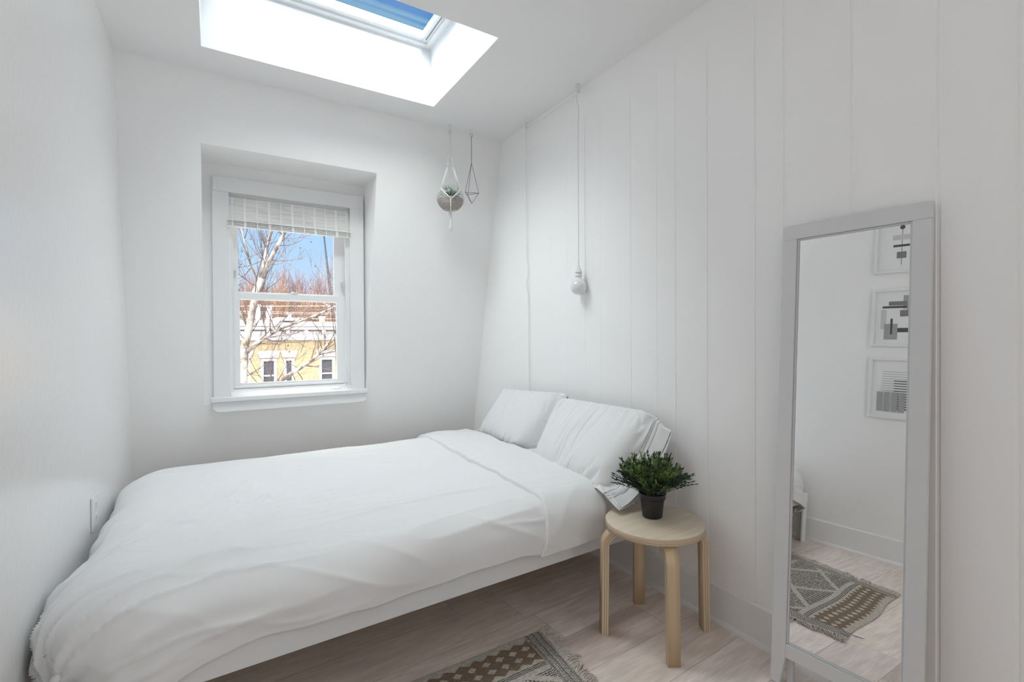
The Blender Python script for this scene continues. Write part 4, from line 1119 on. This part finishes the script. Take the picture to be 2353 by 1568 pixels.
# ================================================================== HIMMELI ORNAMENT
OX, OY = 1.502, 2.955
orn = empty('wire_ornament', (OX, OY, 2.10), 'small geometric wire diamond hanging on a thin chain from ceiling', 'ornament')
IRON = mat('dark_grey_wire', (0.10, 0.10, 0.10), 0.5, metal=0.5)
bm = bmesh.new(); tube(bm, [(OX, OY, ZC), (OX, OY, ZC-0.02)], 0.002, 8); lathe(bm, [(0.012, 0), (0.012, -0.002), (0.003, -0.004)], (OX, OY, ZC), 16)
tube(bm, [(OX, OY, ZC-.02), (OX+.004, OY, ZC-.026), (OX, OY, ZC-0.032)], 0.002, 8)
off(orn, fin('hook', bm, HK, smooth=True))
bm = bmesh.new(); tube(bm, [(OX+0.010*math.cos(t), OY, 2.562+0.010*math.sin(t)) for t in np.linspace(0, 2*math.pi, 20, endpoint=False)], 0.0012, 6, closed=True)
off(orn, fin('ring', bm, IRON, smooth=True))
bm = bmesh.new(); zc = 2.549; k = 0
while zc > 2.385:
    pts = []
    for t in np.linspace(0, 2*math.pi, 10, endpoint=False):
        a_, c_ = 0.0022*math.cos(t), 0.0042*math.sin(t); pts.append((OX+(a_ if k % 2 else 0), OY+(0 if k % 2 else a_), zc+c_))
    tube(bm, pts, 0.0008, 5, closed=True); zc -= 0.0066; k += 1
off(orn, fin('chain', bm, IRON, smooth=True))
bm = bmesh.new()
tube(bm, [(OX+0.004*math.cos(t), OY, 2.380+0.004*math.sin(t)) for t in np.linspace(0, 2*math.pi, 12, endpoint=False)], 0.001, 5, closed=True)
T_ = (OX, OY, 2.374); B_ = (OX, OY, 2.100); q3 = []
for a_ in (math.radians(178), math.radians(-30), math.radians(95)): q3.append((OX+0.048*math.cos(a_), OY+0.048*math.sin(a_), 2.170))
for i, q in enumerate(q3):
    tube(bm, [T_, q], 0.0014, 6); tube(bm, [q, B_], 0.0014, 6); tube(bm, [q, q3[(i+1) % 3]], 0.0014, 6)
off(orn, fin('wire_frame', bm, IRON, smooth=True))

# ================================================================== OUTSIDE
SNOW = mat('sunlit_snow', (0.62, 0.62, 0.63), 0.8, bump=(1.5, 0.5, 0.2))
bm = bmesh.new(); box(bm, (-40, 3.9, -7.3), (60, 90, -7.0)); gnd = fin('snowy_ground', bm, varied(mat('snowy_street', (.4, .4, .4), .8), (0.22, .22, .23), (.55, .55, .56), (1, 1, 1), .3)); tag(gnd, 'snow-covered street and yards far below the window', 'ground', kind='stuff')
# ---- house across the street
brick, nt, b = new_mat('yellow_brick')
def brick_nodes():
    N = nt.nodes.new; L = nt.links.new
    tc = N('ShaderNodeTexCoord'); mp = N('ShaderNodeMapping'); mp.inputs['Rotation'].default_value = (math.radians(90), 0, 0); L(tc.outputs['Object'], mp.inputs[0])
    t = N('ShaderNodeTexBrick'); t.inputs['Scale'].default_value = 1.0; t.inputs['Brick Width'].default_value = 0.21; t.inputs['Row Height'].default_value = 0.07; t.inputs['Mortar Size'].default_value = 0.008
    t.inputs['Color1'].default_value = (0.30, 0.235, 0.125, 1); t.inputs['Color2'].default_value = (0.25, 0.19, 0.095, 1); t.inputs['Mortar'].default_value = (0.31, 0.27, 0.20, 1)
    L(mp.outputs[0], t.inputs['Vector']); L(t.outputs['Color'], b.inputs['Base Color']); b.inputs['Roughness'].default_value = 0.85
brick_nodes()
WHT = mat('white_painted_cornice', (0.62, 0.61, 0.61), 0.7)
house = empty('brick_house', (3, 24, -7), 'yellow brick row house with white cornice seen through the lower sash', 'house')
wins = [(0.72, 1.35), (1.80, 2.40), (2.72, 3.12), (4.22, 4.88), (6.1, 6.8), (7.7, 8.4), (-0.9, -0.3), (-2.4, -1.8)]
bm = bmesh.new()
xs = sorted(wins); x = -6.0; WT, WBt = 0.31, -1.55
for w0, w1 in xs:
    box(bm, (x, 24.0, WBt), (w0, 24.3, WT)); x = w1
box(bm, (x, 24.0, WBt), (12, 24.3, WT)); box(bm, (-6, 24.0, WT), (12, 24.3, 1.2)); box(bm, (-6, 24.0, -7), (12, 24.3, WBt)); box(bm, (-6, 24.3, -7), (12, 34, 1.55))
off(house, fin('brick_wall', bm, brick))
bm = bmesh.new()
box(bm, (-6.1, 23.93, 1.13), (12.1, 24.2, 1.50)); box(bm, (-6.2, 23.75, 1.50), (12.2, 24.3, 1.53)); box(bm, (-6.3, 23.45, 1.60), (12.3, 24.3, 1.72)); box(bm, (-6.3, 23.40, 1.74), (12.3, 34, 1.84))
box(bm, (-6.2, 23.9, 1.53), (12.2, 24.3, 1.60))
for i in range(24): 
    xx = -5.6+i*0.76; box(bm, (xx, 23.50, 1.42), (xx+0.14, 23.93, 1.60)); box(bm, (xx+0.02, 23.62, 1.30), (xx+0.12, 23.93, 1.42))
off(house, fin('cornice', bm, WHT, bevel=0.01))
bm = bmesh.new(); box(bm, (-6.2, 23.42, 1.84), (12.2, 34, 1.90)); off(house, fin('roof_snow', bm, SNOW, bevel=0.02))
for (w0, w1) in wins:
    dark = (w0 == 2.72)
    f = 0.09
    bm = bmesh.new()
    box(bm, (w0-0.02, 23.97, WBt), (w0+f, 24.12, WT)); box(bm, (w1-f, 23.97, WBt), (w1+0.02, 24.12, WT)); box(bm, (w0+f, 23.97, WT-0.10), (w1-f, 24.12, WT)); box(bm, (w0+f, 24.02, -0.47), (w1-f, 24.10, -0.41)); box(bm, (w0-0.05, 23.9, WBt-0.08), (w1+0.05, 24.1, WBt))
    wf = off(house, fin('house_window', bm, WHT))
    bm = bmesh.new(); box(bm, (w0+f, 24.07, WBt), (w1-f, 24.09, WT-0.1)); p_ = fin('pane', bm, mat('dark_window_glass', (.05, .05, .06), .12, spec=.8)); p_.parent = wf
    bm = bmesh.new()
    v0 = [(w0-0.06, 0.35), (w1+0.06, 0.35), (w1+0.16, 0.66), (w0-0.16, 0.66)]
    a_ = [bm.verts.new((x, 23.93, z)) for x, z in v0]; c_ = [bm.verts.new((x, 24.05, z)) for x, z in v0]
    bm.faces.new(a_); bm.faces.new(c_[::-1])
    for i in range(4): bm.faces.new((a_[i], a_[(i+1) % 4], c_[(i+1) % 4], c_[i]))
    off(house, fin('lintel', bm, WHT))
# row of houses further back
def far_house(x0, x1, y, zt, label, col, chim):
    r = empty('far_house', ((x0+x1)/2, y, -7), label, 'house', 'far houses beyond the brick house')
    bm = bmesh.new(); box(bm, (x0, y, -7), (x1, y+7, zt)); off(r, fin('walls', bm, mat(col[0], col[1], .85)))
    bm = bmesh.new(); box(bm, (x0-.2, y-.25, zt), (x1+.2, y+7.2, zt+.22)); off(r, fin('snowy_roof', bm, SNOW))
    for cx_, cz_, cw_ in chim:
        bm = bmesh.new(); box(bm, (cx_, y+1, zt+.2), (cx_+cw_, y+1.5, cz_)); box(bm, (cx_-.04, y+.96, cz_), (cx_+cw_+.04, y+1.54, cz_+.1)); off(r, fin('chimney', bm, WHT))
far_house(-6, 3.7, 35.5, 2.2, 'pale far house with two white chimneys behind the brick house, at left', ('pale_stucco', (.40, .37, .36)), [(2.45, 3.4, .26), (3.1, 3.35, .3)])
far_house(3.9, 5.2, 37, 2.45, 'narrow grey far house behind the brick house, middle of the row', ('grey_siding', (.28, .28, .31)), [(4.6, 2.95, .2)])
far_house(5.4, 14, 36, 2.15, 'low brown far house behind the brick house, at right', ('brown_brick', (.24, .17, .13)), [(6.6, 2.7, .3)])

# ---- trees
def grow(bm, p, d, L, r, depth, rnd, up=0.15, spread=0.6, mi=0, nseg=5, kids=(3, 5), tips=None, minr=0.004):
    pts = [p.copy()]; d = d.normalized()
    for i in range(nseg):
        d = (d+Vector((rnd.uniform(-1, 1), rnd.uniform(-1, 1)*0.6, rnd.uniform(-1, 1)))*0.16+Vector((0, 0, up*0.25))).normalized()
        p = p+d*L/nseg; pts.append(p.copy())
    rr = [r+(r*0.45-r)*i/nseg for i in range(nseg+1)]
    tube(bm, pts, rr, 5 if r > 0.02 else 3, caps=False, mi=mi)
    if depth > 0:
        for k in range(rnd.randint(*kids)):
            i = rnd.randint(1, nseg); q = pts[i]
            dd = (d+Vector((rnd.uniform(-1, 1), rnd.uniform(-1, 1)*0.7, rnd.uniform(-0.7, 1)))*spread).normalized()
            grow(bm, q, dd, L*rnd.uniform(0.5, 0.75), max(rr[i]*0.55, minr), depth-1, rnd, up, spread, mi, nseg, kids, tips, minr)
    elif tips is not None: tips.append(pts[-1])
def bark(name, c1, c2, s): return varied(mat(name, c1, .85), c1, c2, (1, 1, 0.5), s, 4, .4, .6)
BARK = bark('mottled_pale_bark', (0.10, 0.075, 0.065), (0.36, 0.33, 0.29), 9)
TWIG = mat('grey_brown_twigs', (0.09, 0.065, 0.065), .9)
PINK = mat('pinkish_twigs', (0.17, 0.115, 0.125), .9)
ORNG = mat('russet_twigs', (0.17, 0.10, 0.06), .9)
rnd = random.Random(33)
tree = empty('street_tree', (0.3, 11, -7), 'bare forked tree with pale mottled trunk close outside the window', 'tree')
trunk = [(0.35, 11, -7), (0.42, 11, -3), (0.45, 11, -0.8), (0.50, 11, 0.3), (0.53, 11, 1.0), (0.64, 11, 1.53), (0.74, 11, 2.13), (0.84, 11, 2.41)]
fk1 = [(0.84, 11, 2.41), (0.90, 11.1, 2.75), (0.95, 11.2, 3.05), (1.05, 11.3, 3.40), (1.10, 11.4, 4.2), (1.3, 11.4, 5.2)]
fk2 = [(0.84, 11, 2.41), (0.98, 10.95, 2.75), (1.12, 10.9, 3.05), (1.30, 10.9, 3.44), (1.65, 10.8, 4.2), (2.0, 10.8, 5.0)]
limbA = [(0.50, 11, 0.85), (0.75, 10.9, 1.12), (1.15, 10.8, 1.40), (1.82, 10.8, 1.67), (2.31, 10.8, 1.91), (2.9, 10.7, 2.35), (3.5, 10.7, 3.0)]
limbB = [(0.46, 11, -0.3), (0.80, 11.1, 0.05), (1.14, 11.1, 0.29), (1.81, 11.2, 0.72), (2.30, 11.2, 1.22), (2.9, 11.3, 1.9), (3.4, 11.3, 2.9)]
limbC = [(0.60, 11, 1.4), (0.35, 11.1, 2.0), (0.0, 11.2, 2.9), (-0.2, 11.2, 3.8)]
limbD = [(0.80, 11, 2.3), (0.62, 10.9, 2.75), (0.50, 10.8, 3.3), (0.45, 10.8, 4.2)]
bm = bmesh.new()
tube(bm, trunk, [0.15, 0.13, 0.095, 0.078, 0.074, 0.066, 0.068, 0.062], 12)
tube(bm, fk1, [0.038, 0.034, 0.030, 0.026, 0.02, 0.012], 8); tube(bm, fk2, [0.046, 0.040, 0.035, 0.030, 0.022, 0.012], 8)
tube(bm, limbA, [0.046, 0.042, 0.034, 0.026, 0.02, 0.014, 0.007], 8); tube(bm, limbB, [0.062, 0.055, 0.048, 0.040, 0.032, 0.022, 0.01], 8)
tube(bm, limbC, [0.022, 0.02, 0.016, 0.008], 6); tube(bm, limbD, [0.02, 0.017, 0.013, 0.007], 6)
off(tree, fin('trunk', bm, BARK, smooth=True, recalc=False))
bm = bmesh.new(); tips = []
for path, cnt, L0 in ((fk1, 16, 0.9), (fk2, 20, 0.9), (limbA, 42, 1.0), (limbB, 46, 1.0), (limbC, 14, 0.8), (limbD, 9, 0.7), (trunk[2:], 26, 1.1)):
    for k in range(cnt):
        t = rnd.uniform(0.12, 1)*(len(path)-1); i = min(int(t), len(path)-2); q = Vector(path[i]).lerp(Vector(path[i+1]), t-i)
        ax = (Vector(path[i+1])-Vector(path[i])).normalized()
        dd = ax*0.5+Vector((rnd.uniform(-1, 1), rnd.uniform(-.6, .6), rnd.uniform(-0.9, 0.9)))
        grow(bm, q, dd, L0*rnd.uniform(0.5, 1.1), rnd.uniform(0.007, 0.014), 2, rnd, 0.25, 0.75, 0, 5, (2, 3), tips, 0.0032)
off(tree, fin('twigs', bm, TWIG, smooth=True, recalc=False))
bm = bmesh.new()
for q in rnd.sample(tips, min(90, len(tips))):
    bmesh.ops.create_icosphere(bm, subdivisions=1, radius=0.020, matrix=Matrix.Translation(q+Vector((0, 0, -0.05)))); tube(bm, [q, q+Vector((0, 0, -0.04))], 0.002, 3, caps=False)
sb_ = off(tree, fin('seed_balls', bm, mat('brown_seed_ball', (.09, .07, .06), .9), recalc=False)); sb_['kind'] = 'stuff'
tree['label'] = 'bare forked tree with pale mottled trunk close outside the window'
t2 = empty('slender_tree', (3.3, 13, -7), 'slender bare tree reaching in from right edge of the window view', 'tree')
bm = bmesh.new(); tube(bm, [(3.35, 13, -7), (3.3, 13, 0), (3.0, 13, 1.2), (2.6, 13, 1.95), (2.25, 13, 2.2)], [0.10, 0.07, 0.05, 0.03, 0.015], 8); tube(bm, [(3.3, 13, 0), (3.2, 13, 2), (3.25, 13, 4)], [0.06, 0.04, 0.02], 8)
for k in range(16): grow(bm, Vector((2.25+k*0.06, 13+rnd.uniform(-.2, .2), 2.05-k*0.05)), Vector((rnd.uniform(-.35, .5), 0, 1)), rnd.uniform(0.5, 0.9), 0.008, 2, rnd, 0.4, 0.5, 0, 5, (2, 4), None, 0.003)
off(t2, fin('trunk', bm, bark('slender_bark', (.2, .14, .12), (.36, .29, .25), 8), smooth=True, recalc=False))
def bush_tree(x, y, zt, w, label, m, seed, n=46, rb=0.022):
    r = random.Random(seed); root = empty('background_tree', (x, y, -7), label, 'tree', 'bare trees beyond the roofs')
    bm = bmesh.new(); tube(bm, [(x, y, -7), (x, y, zt-5.2)], [0.3, 0.2], 8, caps=False); off(root, fin('trunk', bm, TWIG, smooth=True, recalc=False))
    bm = bmesh.new()
    for k in range(n):
        a_ = r.uniform(-1, 1); q = Vector((x+a_*w*0.35, y+r.uniform(-1, 1)*w*0.3, zt-5.2+r.uniform(0, 2.2)))
        grow(bm, q, Vector((a_*0.6+r.uniform(-.2, .2), r.uniform(-.4, .4), 1)), r.uniform(1.8, 2.5), rb*1.6, 2, r, 0.5, 0.55, 0, 4, (3, 5), None, rb*0.8)
    off(root, fin('crown', bm, m, smooth=True, recalc=False))
bush_tree(1.2, 46, 6.3, 4.2, 'tall pinkish bare tree beyond the roofs, leftmost, behind the forked trunk', PINK, 1)
bush_tree(4.2, 47, 7.0, 4.4, 'tall pinkish bare tree beyond the roofs, just right of the forked trunk', PINK, 2)
bush_tree(7.0, 48, 6.8, 4.4, 'pinkish bare tree beyond the roofs, in the middle of the sash', PINK, 3)
bush_tree(9.6, 47, 5.4, 4.0, 'lower pinkish bare tree beyond the roofs, behind the steep cables', PINK, 4)
bush_tree(1.6, 42, 4.4, 4.2, 'russet bare tree low behind the pale far house', ORNG, 5, 60, 0.03)
bush_tree(4.4, 42.5, 4.6, 4.2, 'russet bare tree low behind the narrow grey far house', ORNG, 6, 60, 0.03)
bush_tree(7.0, 43, 4.3, 4.0, 'russet bare tree low behind the brown far house', ORNG, 7, 60, 0.03)
# ---- overhead wires
WIRE = mat('pale_grey_wire', (.30, .30, .31), .6); WIRED = mat('black_cable', (.03, .03, .035), .6)
for z0, z1, lab, r, m in ((2.13, 2.22, 'pale overhead wire across the lower pane, topmost of four', .010, mat('bare_bright_wire', (.5, .48, .44), .5)), (1.985, 1.99, 'grey overhead wire across the lower pane, second from the top', .009, WIRE), (1.93, 1.955, 'grey overhead wire across the lower pane, third from the top', .008, WIRE), (1.775, 1.81, 'grey overhead wire across the lower pane, lowest of four', .008, WIRE)):
    bm = bmesh.new(); tube(bm, [(-10+i*1.4, 16, z0+(z1-z0)*((-10+i*1.4)-0.65)/2.7+0.002*(i-10)**2*0.3) for i in range(20)], r, 6)
    tag(fin('overhead_wire', bm, m, smooth=True), lab, 'wire', 'overhead wires across the street')
for dx, lab in ((0, 'left of the two steep black cables outside the upper sash'), (0.035, 'right of the two steep black cables outside the upper sash')):
    bm = bmesh.new(); tube(bm, [(1.52+dx*0.2, 9, 4.6), (1.67+dx*0.4, 9, 2.97), (1.75+dx*0.7, 9, 2.1), (1.815+dx, 9, 1.45), (1.88+dx, 9, 0.64), (1.95+dx, 9, -1.0), (2.0+dx, 9, -7.0)], 0.0065, 6)
    tag(fin('steep_cable', bm, WIRED, smooth=True), lab, 'cable', 'steep cables outside the window')
